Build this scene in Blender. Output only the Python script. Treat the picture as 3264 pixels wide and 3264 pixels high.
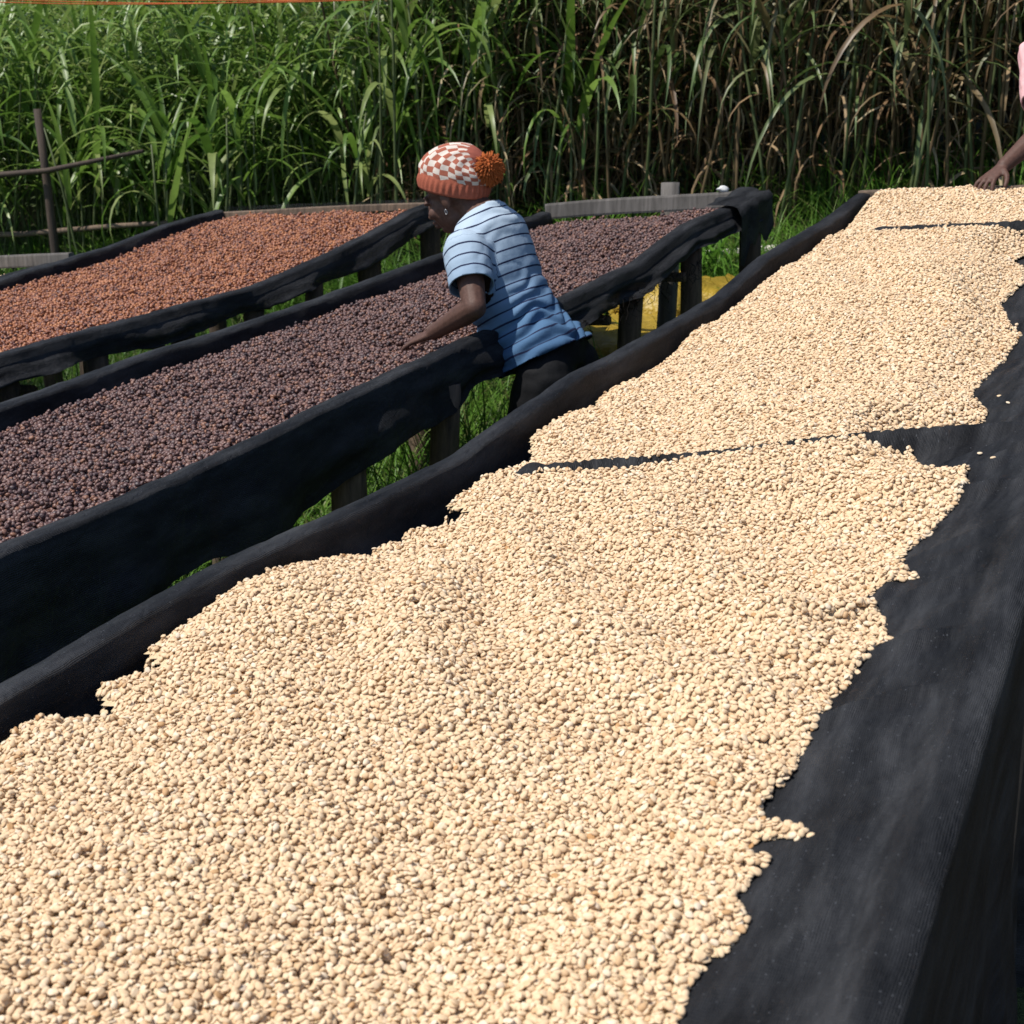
import bpy, bmesh, math, random
import numpy as np
from mathutils import Vector, Matrix

for o in list(bpy.data.objects):
    bpy.data.objects.remove(o, do_unlink=True)
random.seed(7)
rng = np.random.default_rng(11)
scene = bpy.context.scene
col = scene.collection
R = math.radians

# ------------------------------------------------------------------ camera
ZC = 1.74
cam_d = bpy.data.cameras.new('camera')
cam_d.sensor_fit = 'HORIZONTAL'
cam_d.sensor_width = 15.6
cam_d.lens = 23.0
cam_d.clip_start = 0.05
cam_d.clip_end = 600
cam_d.dof.use_dof = True
cam_d.dof.focus_distance = 3.1
cam_d.dof.aperture_fstop = 4.8
cam = bpy.data.objects.new('camera', cam_d)
col.objects.link(cam)
cam.location = (0, 0, ZC)
cam.rotation_euler = (R(90 - 17), 0, 0)
scene.camera = cam

# ------------------------------------------------------------------ sky, sun, exposure
SUN_AZ, SUN_EL = R(-112), R(61)          # from the left, high
to_sun = Vector((math.sin(SUN_AZ) * math.cos(SUN_EL), math.cos(SUN_AZ) * math.cos(SUN_EL), math.sin(SUN_EL)))
world = bpy.data.worlds.new('World')
scene.world = world
world.use_nodes = True
wn = world.node_tree
sky = wn.nodes.new('ShaderNodeTexSky')
sky.sky_type = 'NISHITA'
sky.sun_disc = False
sky.sun_elevation = SUN_EL
sky.sun_rotation = SUN_AZ
sky.altitude = 1500
wn.links.new(sky.outputs[0], wn.nodes['Background'].inputs[0])
wn.nodes['Background'].inputs[1].default_value = 0.115
sd = bpy.data.lights.new('sun', 'SUN')
sd.energy = 4.4
sd.angle = R(0.5)
sd.color = (1.0, 0.955, 0.88)
sun = bpy.data.objects.new('sun', sd)
col.objects.link(sun)
sun.location = (-12, 6, 20)
sun.rotation_euler = to_sun.to_track_quat('Z', 'Y').to_euler()
scene.view_settings.view_transform = 'Standard'
scene.view_settings.look = 'None'
scene.view_settings.exposure = 0.4
scene.view_settings.gamma = 1.0
scene.view_settings.use_curve_mapping = False

# ------------------------------------------------------------------ frame of the beds
A = R(31.3)
SV = np.array([math.sin(A), math.cos(A), 0.0])      # along the beds, uphill
CV = np.array([math.cos(A), -math.sin(A), 0.0])     # across the beds, to the right
SS, TT = 0.1045, 0.08


def W(s, c, z):
    """bed frame (s along, c across, z height) -> world"""
    s = np.asarray(s, float); c = np.asarray(c, float); z = np.asarray(z, float)
    s, c, z = np.broadcast_arrays(s, c, z)
    return s[..., None] * SV + c[..., None] * CV + z[..., None] * np.array([0, 0, 1.0])


def sstep(x, a=0.0, b=1.0):
    t = np.clip((np.asarray(x, float) - a) / (b - a), 0, 1)
    return t * t * (3 - 2 * t)


def vnoise(x, y, seed=0):
    x = np.asarray(x, float); y = np.asarray(y, float)
    xi = np.floor(x).astype(np.int64); yi = np.floor(y).astype(np.int64)
    fx = x - xi; fy = y - yi
    fx = fx * fx * (3 - 2 * fx); fy = fy * fy * (3 - 2 * fy)

    def h(a, b):
        n = (a * 374761393 + b * 668265263 + seed * 1274126177) & 0xffffffff
        n = ((n ^ (n >> 13)) * 1274126177) & 0xffffffff
        return ((n ^ (n >> 16)) & 0xffff) / 32767.5 - 1.0
    return (h(xi, yi) * (1 - fx) + h(xi + 1, yi) * fx) * (1 - fy) + (h(xi, yi + 1) * (1 - fx) + h(xi + 1, yi + 1) * fx) * fy


def fbm(x, y, seed=0, o=3):
    r = 0; a = 1.0; t = 0
    for k in range(o):
        r = r + a * vnoise(x * 2 ** k, y * 2 ** k, seed + k * 17); t += a; a *= .5
    return r / t


def ground_z(s, c):
    s = np.asarray(s, float); c = np.asarray(c, float)
    z = SS * s + .14 * np.maximum(c, -4.5) + .03 * np.minimum(c + 4.5, 0)
    z = np.where(c > 2, z - .14 * (c - 2), z)
    z = np.where(s < -3, z - SS * (s + 3), z)
    z = z + .12 * np.maximum(s - 6, 0) + .35 * np.clip(s - 10.5, 0, 10) + .2 * np.clip(s - 20.5, 0, 60)
    return z + .025 * fbm(s * 1.3, c * 1.3, 3)


# ------------------------------------------------------------------ mesh helpers
def fmesh(name, verts, faces, smooth=True, uv=None, attrs=None):
    """fast mesh: verts (n,3); faces (m,k) array or list of lists"""
    me = bpy.data.meshes.new(name)
    verts = np.asarray(verts, np.float32)
    if isinstance(faces, np.ndarray):
        m, k = faces.shape
        me.vertices.add(len(verts)); me.vertices.foreach_set('co', verts.ravel())
        me.loops.add(m * k); me.loops.foreach_set('vertex_index', faces.astype(np.int32).ravel())
        me.polygons.add(m)
        me.polygons.foreach_set('loop_start', np.arange(0, m * k, k, dtype=np.int32))
        me.update(calc_edges=True)
    else:
        me.from_pydata([tuple(map(float, v)) for v in verts], [], [tuple(int(i) for i in f) for f in faces])
        me.update()
    me.validate()
    if uv is not None:
        l = me.uv_layers.new(name='UVMap')
        li = np.empty(len(me.loops), np.int32); me.loops.foreach_get('vertex_index', li)
        l.data.foreach_set('uv', np.asarray(uv, np.float32)[li].ravel())
    for k, v in (attrs or {}).items():
        a = me.attributes.new(k, 'FLOAT', 'POINT'); a.data.foreach_set('value', np.asarray(v, np.float32).ravel())
    if smooth and len(me.polygons):
        me.polygons.foreach_set('use_smooth', np.ones(len(me.polygons), bool))
    return me


def ob(name, me, mat=None, parent=None, loc=None):
    o = bpy.data.objects.new(name, me)
    col.objects.link(o)
    if mat is not None and me is not None and not me.materials:
        me.materials.append(mat)
    if parent is not None:
        o.parent = parent
        o.matrix_parent_inverse = Matrix.Translation(-parent.location) if parent.rotation_euler.to_quaternion().angle < 1e-6 else parent.matrix_basis.inverted()
    if loc is not None:
        o.location = loc
    return o


def tag(o, label, cat, group=None, kind=None):
    o['label'] = label
    o['category'] = cat
    if group: o['group'] = group
    if kind: o['kind'] = kind
    return o


def empty(name, loc):
    o = bpy.data.objects.new(name, None)
    o.empty_display_size = .1
    col.objects.link(o)
    o.location = tuple(float(v) for v in loc)
    return o


def gridfaces(n, m, wrap=False):
    i = np.arange(n - 1)[:, None]; j = np.arange(m if wrap else m - 1)[None, :]
    j2 = (j + 1) % m
    return np.stack([i * m + j + 0 * i, i * m + j2 + 0 * i, (i + 1) * m + j2, (i + 1) * m + j], -1).reshape(-1, 4)


def tube(path, rad, seg=8, cap=True, rough=0.0, seed=0, ref=None):
    """tapered tube along a polyline; returns verts, faces(list)"""
    path = np.asarray(path, float); n = len(path)
    rad = np.broadcast_to(np.asarray(rad, float), (n,))
    d = np.gradient(path, axis=0); d /= np.linalg.norm(d, axis=1)[:, None] + 1e-12
    r0 = np.array(ref if ref is not None else ([1.0, .3, .1] if abs(d[0][2]) > .7 else [0, 0, 1.0]))
    V = []
    for i in range(n):
        a = np.cross(d[i], r0); a /= np.linalg.norm(a) + 1e-12
        b = np.cross(a, d[i])
        th = np.arange(seg) * 2 * np.pi / seg
        rr = rad[i] * (1 + rough * vnoise(th * 1.3 + 5, np.full(seg, i * .7), seed))
        V.append(path[i] + rr[:, None] * (np.cos(th)[:, None] * a + np.sin(th)[:, None] * b))
    V = np.concatenate(V)
    F = gridfaces(n, seg, True).tolist()
    if cap:
        F.append(list(range(seg))[::-1]); F.append([(n - 1) * seg + k for k in range(seg)])
    return V, F


def join(parts):
    V = []; F = []; o = 0
    for v, f in parts:
        V.append(v)
        F += [[i + o for i in q] for q in f]
        o += len(v)
    return np.concatenate(V), F


def box_pts(p, ax, ay, az):
    """box centred at p with half-axis vectors, slightly bevel-free"""
    p = np.asarray(p, float); ax, ay, az = (np.asarray(q, float) for q in (ax, ay, az))
    V = np.array([p + i * ax + j * ay + k * az for i in (-1, 1) for j in (-1, 1) for k in (-1, 1)])
    F = [[0, 1, 3, 2], [4, 6, 7, 5], [0, 4, 5, 1], [2, 3, 7, 6], [0, 2, 6, 4], [1, 5, 7, 3]]
    return V, F


# ------------------------------------------------------------------ materials
def newmat(name):
    m = bpy.data.materials.new(name); m.use_nodes = True
    nt = m.node_tree
    return m, nt, nt.nodes['Principled BSDF'], nt.nodes['Material Output']


def nd(nt, typ, **kw):
    n = nt.nodes.new(typ)
    for k, v in kw.items():
        if k.startswith('_'): n.inputs[k[1:]].default_value = v
        else: setattr(n, k, v)
    return n


def ramp(nt, stops, interp='LINEAR'):
    r = nt.nodes.new('ShaderNodeValToRGB')
    cr = r.color_ramp; cr.interpolation = interp
    while len(cr.elements) < len(stops): cr.elements.new(.5)
    for e, (p, c) in zip(cr.elements, stops):
        e.position = p; e.color = (*c, 1)
    return r


def noise(nt, scale, detail=3, rough=.6, vec=None):
    n = nt.nodes.new('ShaderNodeTexNoise')
    n.inputs['Scale'].default_value = scale; n.inputs['Detail'].default_value = detail; n.inputs['Roughness'].default_value = rough
    if vec is not None: nt.links.new(vec, n.inputs['Vector'])
    return n


def bump(nt, h, strength, dist, bsdf):
    b = nt.nodes.new('ShaderNodeBump')
    b.inputs['Strength'].default_value = strength; b.inputs['Distance'].default_value = dist
    nt.links.new(h, b.inputs['Height']); nt.links.new(b.outputs[0], bsdf.inputs['Normal'])
    return b


def mix(nt, fac, a, b):
    m = nt.nodes.new('ShaderNodeMix'); m.data_type = 'RGBA'
    for sock, val in ((m.inputs[0], fac), (m.inputs[6], a), (m.inputs[7], b)):
        if hasattr(val, 'is_linked') or hasattr(val, 'links'): nt.links.new(val, sock)
        elif isinstance(val, tuple): sock.default_value = (*val, 1)
        else: sock.default_value = val
    return m.outputs[2]


def mat_bean(name, stops, rough, spec, bscale, bstr, transl=0.0):
    m, nt, b, out = newmat(name)
    oi = nt.nodes.new('ShaderNodeObjectInfo')
    r = ramp(nt, stops)
    nt.links.new(oi.outputs['Random'], r.inputs[0])
    tc = nt.nodes.new('ShaderNodeTexCoord')
    n = noise(nt, bscale, 2, .6, tc.outputs['Object'])
    c2 = nt.nodes.new('ShaderNodeMix'); c2.data_type = 'RGBA'; c2.blend_type = 'MULTIPLY'
    c2.inputs[0].default_value = .5
    r2 = ramp(nt, [(.3, (.7, .68, .64) if not transl else (.9, .88, .85)), (.65, (1.1, 1.08, 1.05) if not transl else (1.04, 1.03, 1.02))])
    nt.links.new(n.outputs[0], r2.inputs[0])
    nt.links.new(r.outputs[0], c2.inputs[6]); nt.links.new(r2.outputs[0], c2.inputs[7])
    nt.links.new(c2.outputs[2], b.inputs['Base Color'])
    b.inputs['Roughness'].default_value = rough
    b.inputs['Specular IOR Level'].default_value = spec
    bump(nt, n.outputs[0], bstr, .001, b)
    if transl:
        t = nt.nodes.new('ShaderNodeBsdfTranslucent'); nt.links.new(c2.outputs[2], t.inputs['Color'])
        ms = nt.nodes.new('ShaderNodeMixShader'); ms.inputs[0].default_value = transl
        nt.links.new(b.outputs[0], ms.inputs[1]); nt.links.new(t.outputs[0], ms.inputs[2]); nt.links.new(ms.outputs[0], out.inputs['Surface'])
    return m


M = {}
M['parch'] = mat_bean('parchment_husk', [(0, (.48, .27, .12)), (.015, (.62, .42, .24)), (.12, (.69, .498, .312)), (.55, (.735, .548, .350)), (.85, (.76, .588, .396)), (.97, (.80, .67, .50)), (1, (.68, .56, .43))], .66, .16, 260, .25, .12)
M['cherry'] = mat_bean('dark_cherry_skin', [(0, (.05, .032, .035)), (.15, (.09, .052, .05)), (.55, (.135, .073, .064)), (.88, (.165, .085, .066)), (.98, (.23, .105, .06)), (1, (.06, .045, .045))], .45, .42, 300, .7)
M['red'] = mat_bean('red_cherry_skin', [(0, (.09, .04, .036)), (.22, (.20, .075, .045)), (.6, (.33, .122, .055)), (.9, (.43, .175, .07)), (1, (.16, .065, .05))], .42, .45, 300, .7)


def mat_net(name, base, transp, weave=1.0):
    m, nt, b, out = newmat(name)
    uv = nt.nodes.new('ShaderNodeUVMap')
    sp = nt.nodes.new('ShaderNodeSeparateXYZ'); nt.links.new(uv.outputs[0], sp.inputs[0])
    dis = noise(nt, 14, 3, .6, uv.outputs[0])

    def sinw(sock, freq, amp):
        a = nd(nt, 'ShaderNodeMath', operation='MULTIPLY'); nt.links.new(sock, a.inputs[0]); a.inputs[1].default_value = freq
        a2 = nd(nt, 'ShaderNodeMath', operation='MULTIPLY_ADD'); nt.links.new(dis.outputs[0], a2.inputs[0]); a2.inputs[1].default_value = amp; nt.links.new(a.outputs[0], a2.inputs[2])
        s_ = nd(nt, 'ShaderNodeMath', operation='SINE'); nt.links.new(a2.outputs[0], s_.inputs[0])
        return s_.outputs[0]
    wv = sinw(sp.outputs[1], 2 * math.pi / .0028, 18)
    wu = sinw(sp.outputs[0], 2 * math.pi / .005, 16)
    mx = nd(nt, 'ShaderNodeMath', operation='MULTIPLY_ADD'); nt.links.new(wu, mx.inputs[0]); mx.inputs[1].default_value = .3; nt.links.new(wv, mx.inputs[2])
    stm = nt.nodes.new('ShaderNodeMapping'); stm.inputs['Scale'].default_value = (2.2, 9, 1); stm.inputs['Rotation'].default_value = (0, 0, .35)
    nt.links.new(uv.outputs[0], stm.inputs[0])
    big = noise(nt, 1.6, 6, .68, stm.outputs[0])
    fine = noise(nt, 520, 2, .8, uv.outputs[0])
    dust = ramp(nt, [(.34, base), (.50, tuple(q * 1.8 + .009 for q in base)), (.66, tuple(q * 2.6 + .026 for q in base))])
    nt.links.new(big.outputs[0], dust.inputs[0])
    spot = noise(nt, 26, 3, .7, uv.outputs[0])
    sr_ = ramp(nt, [(.66, (0,) * 3), (.76, (.55,) * 3)]); nt.links.new(spot.outputs[0], sr_.inputs[0])
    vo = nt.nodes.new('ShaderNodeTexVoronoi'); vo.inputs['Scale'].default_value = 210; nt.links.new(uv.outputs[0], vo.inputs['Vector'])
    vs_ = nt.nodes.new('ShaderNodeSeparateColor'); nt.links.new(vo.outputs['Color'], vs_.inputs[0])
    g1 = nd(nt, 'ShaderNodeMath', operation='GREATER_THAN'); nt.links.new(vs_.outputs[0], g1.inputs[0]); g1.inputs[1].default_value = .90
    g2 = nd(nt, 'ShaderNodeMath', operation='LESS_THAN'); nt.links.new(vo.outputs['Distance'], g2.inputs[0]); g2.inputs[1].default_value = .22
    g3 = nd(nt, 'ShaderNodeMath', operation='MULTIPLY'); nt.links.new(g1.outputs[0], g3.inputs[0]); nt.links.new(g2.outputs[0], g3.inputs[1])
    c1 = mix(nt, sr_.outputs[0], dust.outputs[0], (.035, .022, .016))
    nt.links.new(mix(nt, g3.outputs[0], c1, (.055, .058, .065)), b.inputs['Base Color'])  # pale specks are thread glints painted into the net colour
    b.inputs['Roughness'].default_value = .5
    rr = ramp(nt, [(.5, (.66,) * 3), (.78, (.2,) * 3)]); nt.links.new(fine.outputs[0], rr.inputs[0]); nt.links.new(rr.outputs[0], b.inputs['Roughness'])
    b.inputs['Specular IOR Level'].default_value = .16
    hm = nd(nt, 'ShaderNodeMath', operation='MULTIPLY_ADD'); nt.links.new(fine.outputs[0], hm.inputs[0]); hm.inputs[1].default_value = 1.6; nt.links.new(mx.outputs[0], hm.inputs[2])
    bw = bump(nt, hm.outputs[0], .5 * weave, .0013, b)
    wm = nt.nodes.new('ShaderNodeMapping'); wm.inputs['Scale'].default_value = (14, 20, 1); wm.inputs['Rotation'].default_value = (0, 0, .9)
    nt.links.new(uv.outputs[0], wm.inputs[0])
    wn_ = noise(nt, 1.0, 3, .55, wm.outputs[0])
    wr_ = ramp(nt, [(.40, (0,) * 3), (.5, (1,) * 3), (.58, (.15,) * 3), (.7, (.6,) * 3)]); nt.links.new(wn_.outputs[0], wr_.inputs[0])
    b2 = nt.nodes.new('ShaderNodeBump'); b2.inputs['Strength'].default_value = .3; b2.inputs['Distance'].default_value = .005
    nt.links.new(wr_.outputs[0], b2.inputs['Height']); nt.links.new(b2.outputs[0], bw.inputs['Normal'])
    tr = nt.nodes.new('ShaderNodeBsdfTransparent')
    ms = nt.nodes.new('ShaderNodeMixShader')
    al = ramp(nt, [(.25, (min(1, transp * 2.2),) * 3), (.6, (transp * .45,) * 3)])
    hx = nd(nt, 'ShaderNodeMath', operation='MULTIPLY_ADD'); nt.links.new(mx.outputs[0], hx.inputs[0]); hx.inputs[1].default_value = .5; hx.inputs[2].default_value = .5
    nt.links.new(hx.outputs[0], al.inputs[0]); nt.links.new(al.outputs[0], ms.inputs[0])
    nt.links.new(b.outputs[0], ms.inputs[1]); nt.links.new(tr.outputs[0], ms.inputs[2])
    nt.links.new(ms.outputs[0], out.inputs['Surface'])
    return m


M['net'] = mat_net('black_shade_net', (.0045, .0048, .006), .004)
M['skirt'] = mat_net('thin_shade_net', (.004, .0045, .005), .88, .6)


def mat_wood(name, c1, c2, scale=6, axis=2):
    m, nt, b, out = newmat(name)
    tc = nt.nodes.new('ShaderNodeTexCoord')
    mp = nt.nodes.new('ShaderNodeMapping'); nt.links.new(tc.outputs['Object'], mp.inputs[0])
    sc = [scale * 9] * 3; sc[axis] = scale
    mp.inputs['Scale'].default_value = sc
    n = noise(nt, 1.0, 5, .7, mp.outputs[0])
    n2 = noise(nt, 3.0, 3, .6, tc.outputs['Object'])
    r = ramp(nt, [(.3, c1), (.7, c2)]); nt.links.new(n.outputs[0], r.inputs[0])
    r2 = ramp(nt, [(.35, (.55,) * 3), (.65, (1.1,) * 3)]); nt.links.new(n2.outputs[0], r2.inputs[0])
    x = nt.nodes.new('ShaderNodeMix'); x.data_type = 'RGBA'; x.blend_type = 'MULTIPLY'; x.inputs[0].default_value = .7
    nt.links.new(r.outputs[0], x.inputs[6]); nt.links.new(r2.outputs[0], x.inputs[7])
    nt.links.new(x.outputs[2], b.inputs['Base Color'])
    b.inputs['Roughness'].default_value = .85
    bump(nt, n.outputs[0], .6, .006, b)
    return m


M['post'] = mat_wood('weathered_post_wood', (.045, .030, .021), (.19, .13, .085))
M['board'] = mat_wood('grey_board_wood', (.06, .053, .046), (.165, .148, .135), 4)
M['fence'] = mat_wood('brown_pole_wood', (.03, .02, .014), (.085, .055, .037))
M['pale'] = mat_wood('pale_cut_wood', (.30, .23, .16), (.46, .37, .27), 5)


def mat_leaf(name, stops, transl=.48, rough=.42, attr=None, spec=.5):
    m, nt, b, out = newmat(name)
    r = ramp(nt, stops)
    if attr:
        a = nd(nt, 'ShaderNodeAttribute', attribute_name=attr); src = a.outputs['Fac']
    else:
        a = nt.nodes.new('ShaderNodeObjectInfo'); src = a.outputs['Random']
    nt.links.new(src, r.inputs[0])
    tc = nt.nodes.new('ShaderNodeTexCoord')
    n = noise(nt, 9, 3, .6, tc.outputs['Object'])
    r2 = ramp(nt, [(.3, (.65,) * 3), (.7, (1.2,) * 3)]); nt.links.new(n.outputs[0], r2.inputs[0])
    x = nt.nodes.new('ShaderNodeMix'); x.data_type = 'RGBA'; x.blend_type = 'MULTIPLY'; x.inputs[0].default_value = .8
    nt.links.new(r.outputs[0], x.inputs[6]); nt.links.new(r2.outputs[0], x.inputs[7])
    nt.links.new(x.outputs[2], b.inputs['Base Color'])
    b.inputs['Roughness'].default_value = rough
    b.inputs['Specular IOR Level'].default_value = spec
    bump(nt, n.outputs[0], .15, .01, b)
    t = nt.nodes.new('ShaderNodeBsdfTranslucent'); nt.links.new(x.outputs[2], t.inputs['Color'])
    ms = nt.nodes.new('ShaderNodeMixShader'); ms.inputs[0].default_value = transl
    nt.links.new(b.outputs[0], ms.inputs[1]); nt.links.new(t.outputs[0], ms.inputs[2])
    nt.links.new(ms.outputs[0], out.inputs['Surface'])
    return m


GREEN = [(0, (.06, .125, .018)), (.35, (.12, .215, .032)), (.7, (.18, .285, .056)), (1, (.29, .34, .12))]
DRYG = [(0, (.07, .12, .03)), (.3, (.14, .19, .065)), (.55, (.17, .18, .085)), (.75, (.20, .15, .075)), (1, (.15, .085, .04))]
DRY = [(0, (.11, .06, .03)), (.4, (.21, .13, .065)), (.8, (.32, .23, .13)), (1, (.42, .34, .21))]
M['leaf'] = mat_leaf('green_leaf', GREEN)
M['leaf_half'] = mat_leaf('half_dry_leaf', DRYG, .28, .45)
M['leaf_t'] = mat_leaf('green_leaf_mass', GREEN, .35, .4, 'tint')
M['leaf_half_t'] = mat_leaf('half_dry_leaf_mass', DRYG, .25, .5, 'tint')
M['dry_t'] = mat_leaf('dry_leaf_mass', DRY, .15, .7, 'tint', .2)
M['grass_t'] = mat_leaf('lawn_grass', [(0, (.06, .15, .015)), (.5, (.11, .24, .03)), (.85, (.17, .29, .05)), (1, (.22, .22, .09))], .4, .45, 'tint', .3)


def mat_simple(name, c, rough=.6, spec=.4, nscale=None, var=.25, bstr=.2, metal=0, bd=.004):
    m, nt, b, out = newmat(name)
    b.inputs['Roughness'].default_value = rough; b.inputs['Specular IOR Level'].default_value = spec; b.inputs['Metallic'].default_value = metal
    if nscale:
        tc = nt.nodes.new('ShaderNodeTexCoord')
        n = noise(nt, nscale, 4, .6, tc.outputs['Object'])
        r = ramp(nt, [(.3, tuple(q * (1 - var) for q in c)), (.7, tuple(min(1, q * (1 + var)) for q in c))])
        nt.links.new(n.outputs[0], r.inputs[0]); nt.links.new(r.outputs[0], b.inputs['Base Color'])
        bump(nt, n.outputs[0], bstr, bd, b)
    else:
        b.inputs['Base Color'].default_value = (*c, 1)
    return m


M['soil'] = None
m, nt, b, out = newmat('grassy_soil')
tc = nt.nodes.new('ShaderNodeTexCoord')
n1 = noise(nt, .9, 5, .65, tc.outputs['Object']); n2 = noise(nt, 25, 4, .7, tc.outputs['Object'])
r1 = ramp(nt, [(.35, (.03, .055, .012)), (.5, (.05, .09, .02)), (.66, (.11, .085, .045))]); nt.links.new(n1.outputs[0], r1.inputs[0])
r2 = ramp(nt, [(.3, (.5,) * 3), (.7, (1.2,) * 3)]); nt.links.new(n2.outputs[0], r2.inputs[0])
x = nt.nodes.new('ShaderNodeMix'); x.data_type = 'RGBA'; x.blend_type = 'MULTIPLY'; x.inputs[0].default_value = 1
nt.links.new(r1.outputs[0], x.inputs[6]); nt.links.new(r2.outputs[0], x.inputs[7]); nt.links.new(x.outputs[2], b.inputs['Base Color'])
b.inputs['Roughness'].default_value = .95; bump(nt, n2.outputs[0], .8, .03, b)
M['soil'] = m
M['skin'] = mat_simple('dark_skin', (.085, .042, .030), .6, .3, 90, .22, .25)
M['trouser'] = mat_simple('black_trouser_cloth', (.005, .005, .006), .8, .25, 60, .3, .3)
M['pinkcloth'] = mat_simple('pink_cloth', (.72, .40, .40), .85, .2, 60, .08, .2)
M['hair'] = mat_simple('black_hair', (.01, .008, .007), .6, .4, 150, .4, .8)
M['shoe'] = mat_simple('dark_rubber', (.02, .02, .022), .6)
M['silver'] = mat_simple('silver', (.32, .32, .33), .4, .5, metal=1)
M['yarn'] = mat_simple('rust_yarn', (.36, .098, .028), .9, .15, 200, .25, .4)
M['sack'] = mat_simple('yellow_plastic_sack', (.27, .18, .018), .5, .4, 6, .45, .8, bd=.06)
M['rope'] = mat_simple('orange_cord', (.45, .10, .02), .7, .3)
M['wire'] = mat_simple('rusty_wire', (.012, .010, .009), .8, .1)
M['white'] = mat_simple('white_plastic', (.5, .5, .49), .4)
M['pole'] = mat_simple('pale_grey_pole', (.5, .47, .42), .7, .3, 8)
M['block'] = mat_simple('pale_stone', (.40, .36, .29), .9, .2, 14, .2, .6)

# ------------------------------------------------------------------ ground
gs = np.concatenate([np.linspace(-60, -4, 18)[:-1], np.linspace(-4, 14, 110), np.linspace(14, 120, 40)[1:]])
gc = np.concatenate([np.linspace(-80, -14, 22)[:-1], np.linspace(-14, 5, 120), np.linspace(5, 80, 22)[1:]])
GS, GC = np.meshgrid(gs, gc, indexing='ij')
gv = W(GS, GC, ground_z(GS, GC)).reshape(-1, 3)
g = ob('ground', fmesh('ground', gv, gridfaces(len(gs), len(gc))[:, ::-1].copy()), M['soil'])
tag(g, 'grassy earth slope under the drying beds', 'ground', kind='structure')


ps = np.linspace(-6, 7.5, 60); pcx = np.linspace(-.16, 1.15, 12)
PS, PC = np.meshgrid(ps, pcx, indexing='ij')
PC2 = PC + .06 * vnoise(PS * 1.4, PC * 0, 5) * (PC > 1)
M['added_earth'] = mat_simple('added_dark_earth', (.055, .040, .027), .95, .15, 9, .4, .8, bd=.02)
bounce_sheet = ob('path', fmesh('path', W(PS, PC2, ground_z(PS, PC2) + .006).reshape(-1, 3), gridfaces(60, 12)[:, ::-1].copy()), M['added_earth'])  # unseen brown sheet, added to cut green bounce onto the black net skirt
tag(bounce_sheet, 'unseen brown earth sheet added along the pale bed to cut green bounce light', 'path', kind='structure')


# ------------------------------------------------------------------ drying beds
class Bed:
    pass


def make_bed(h, cl, cr, s0, s1, railL, railR, floor_drop, seed, dividers=(), sagR=0.0, rw=.030):
    b = Bed()
    b.h, b.s0, b.s1, b.seed, b.rw, b.sagR = h, s0, s1, seed, rw, sagR
    b.cl = (lambda s: np.interp(s, cl[0], cl[1])) if isinstance(cl, tuple) else (lambda s: np.full_like(np.asarray(s, float), cl))
    b.cr = (lambda s: np.interp(s, cr[0], cr[1])) if isinstance(cr, tuple) else (lambda s: np.full_like(np.asarray(s, float), cr))
    b.plane = lambda s, c: ZC - h + SS * np.asarray(s, float) + TT * np.asarray(c, float)
    b.oL = lambda s: np.interp(s, railL[0], railL[1]) + .004 * fbm(np.asarray(s) * 5, 0 * np.asarray(s) + 2, seed) + .0022 * fbm(np.asarray(s) * 21, 0 * np.asarray(s) + 4, seed + 1)
    b.oR = lambda s: np.interp(s, railR[0], railR[1]) + .004 * fbm(np.asarray(s) * 5, 0 * np.asarray(s) + 9, seed) + .0022 * fbm(np.asarray(s) * 21, 0 * np.asarray(s) + 6, seed + 1)
    b.dividers = dividers

    def floor(s, c, dv_=True):
        s = np.asarray(s, float); c = np.asarray(c, float)
        w = np.clip((c - b.cl(s)) / (b.cr(s) - b.cl(s)), 0, 1)
        base = b.plane(s, c) + (np.interp(s, railL[0], railL[1]) * (1 - w) + np.interp(s, railR[0], railR[1]) * w) - floor_drop
        base = base + sagR * sstep(w, .66, 1.0)
        base = base + .006 * fbm(s * 3, c * 3, seed + 5)
        # folds pulled from the heap to the rail
        fo = np.sin((s * 2.2 - c * 3.2) * 6 + 3 * vnoise(s * 3, c * 2, seed + 8))
        base = base + .0045 * fo * sstep(w, .45, .8)
        if sagR:
            fr = np.random.default_rng(77)
            for _ in range(46):
                fs, fc = fr.uniform(.6, 4.6), fr.uniform(-.80, -.42)
                an = fr.normal(.95, .35); ln = fr.uniform(.08, .24); wd_ = fr.uniform(.010, .024); am = fr.uniform(-.016, .022)
                du = (s - fs) * math.cos(an) + (c - fc) * math.sin(an); dv = -(s - fs) * math.sin(an) + (c - fc) * math.cos(an) + .02 * np.sin(du * 14 + fs)
                base = base + am * np.exp(-(dv / wd_) ** 2) * np.exp(-(du / ln) ** 4)
        rg = np.abs(vnoise(s * 5.5 - c * 7, s * 1.5 + c * 4.0, seed + 14))
        base = base + .012 * np.exp(-(rg / .10) ** 2) * sstep(w, .5, .75) * (.4 + .6 * vnoise(s * 3, c * 5, seed + 2)) + .004 * fbm(s * 16, c * 9, seed + 22) * sstep(w, .5, .7)
        for (ds, dc, ht, wd) in (dividers if dv_ else ()):
            dl = np.interp(c, dc, ds)
            dd = s - dl + .006 * vnoise(c * 12, 0 * c, seed + 3)
            rz = np.maximum(b.plane(s, c) + ht - base, 0) * sstep(c, -1.64, -1.46)
            base = base + rz * np.where(dd < 0, np.exp(-(dd / wd) ** 2), np.exp(-(dd / (wd * 1.3)) ** 2))
        return base
    b.nodiv = lambda s, c: floor(s, c, False)
    b.floor = floor
    return b


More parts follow.
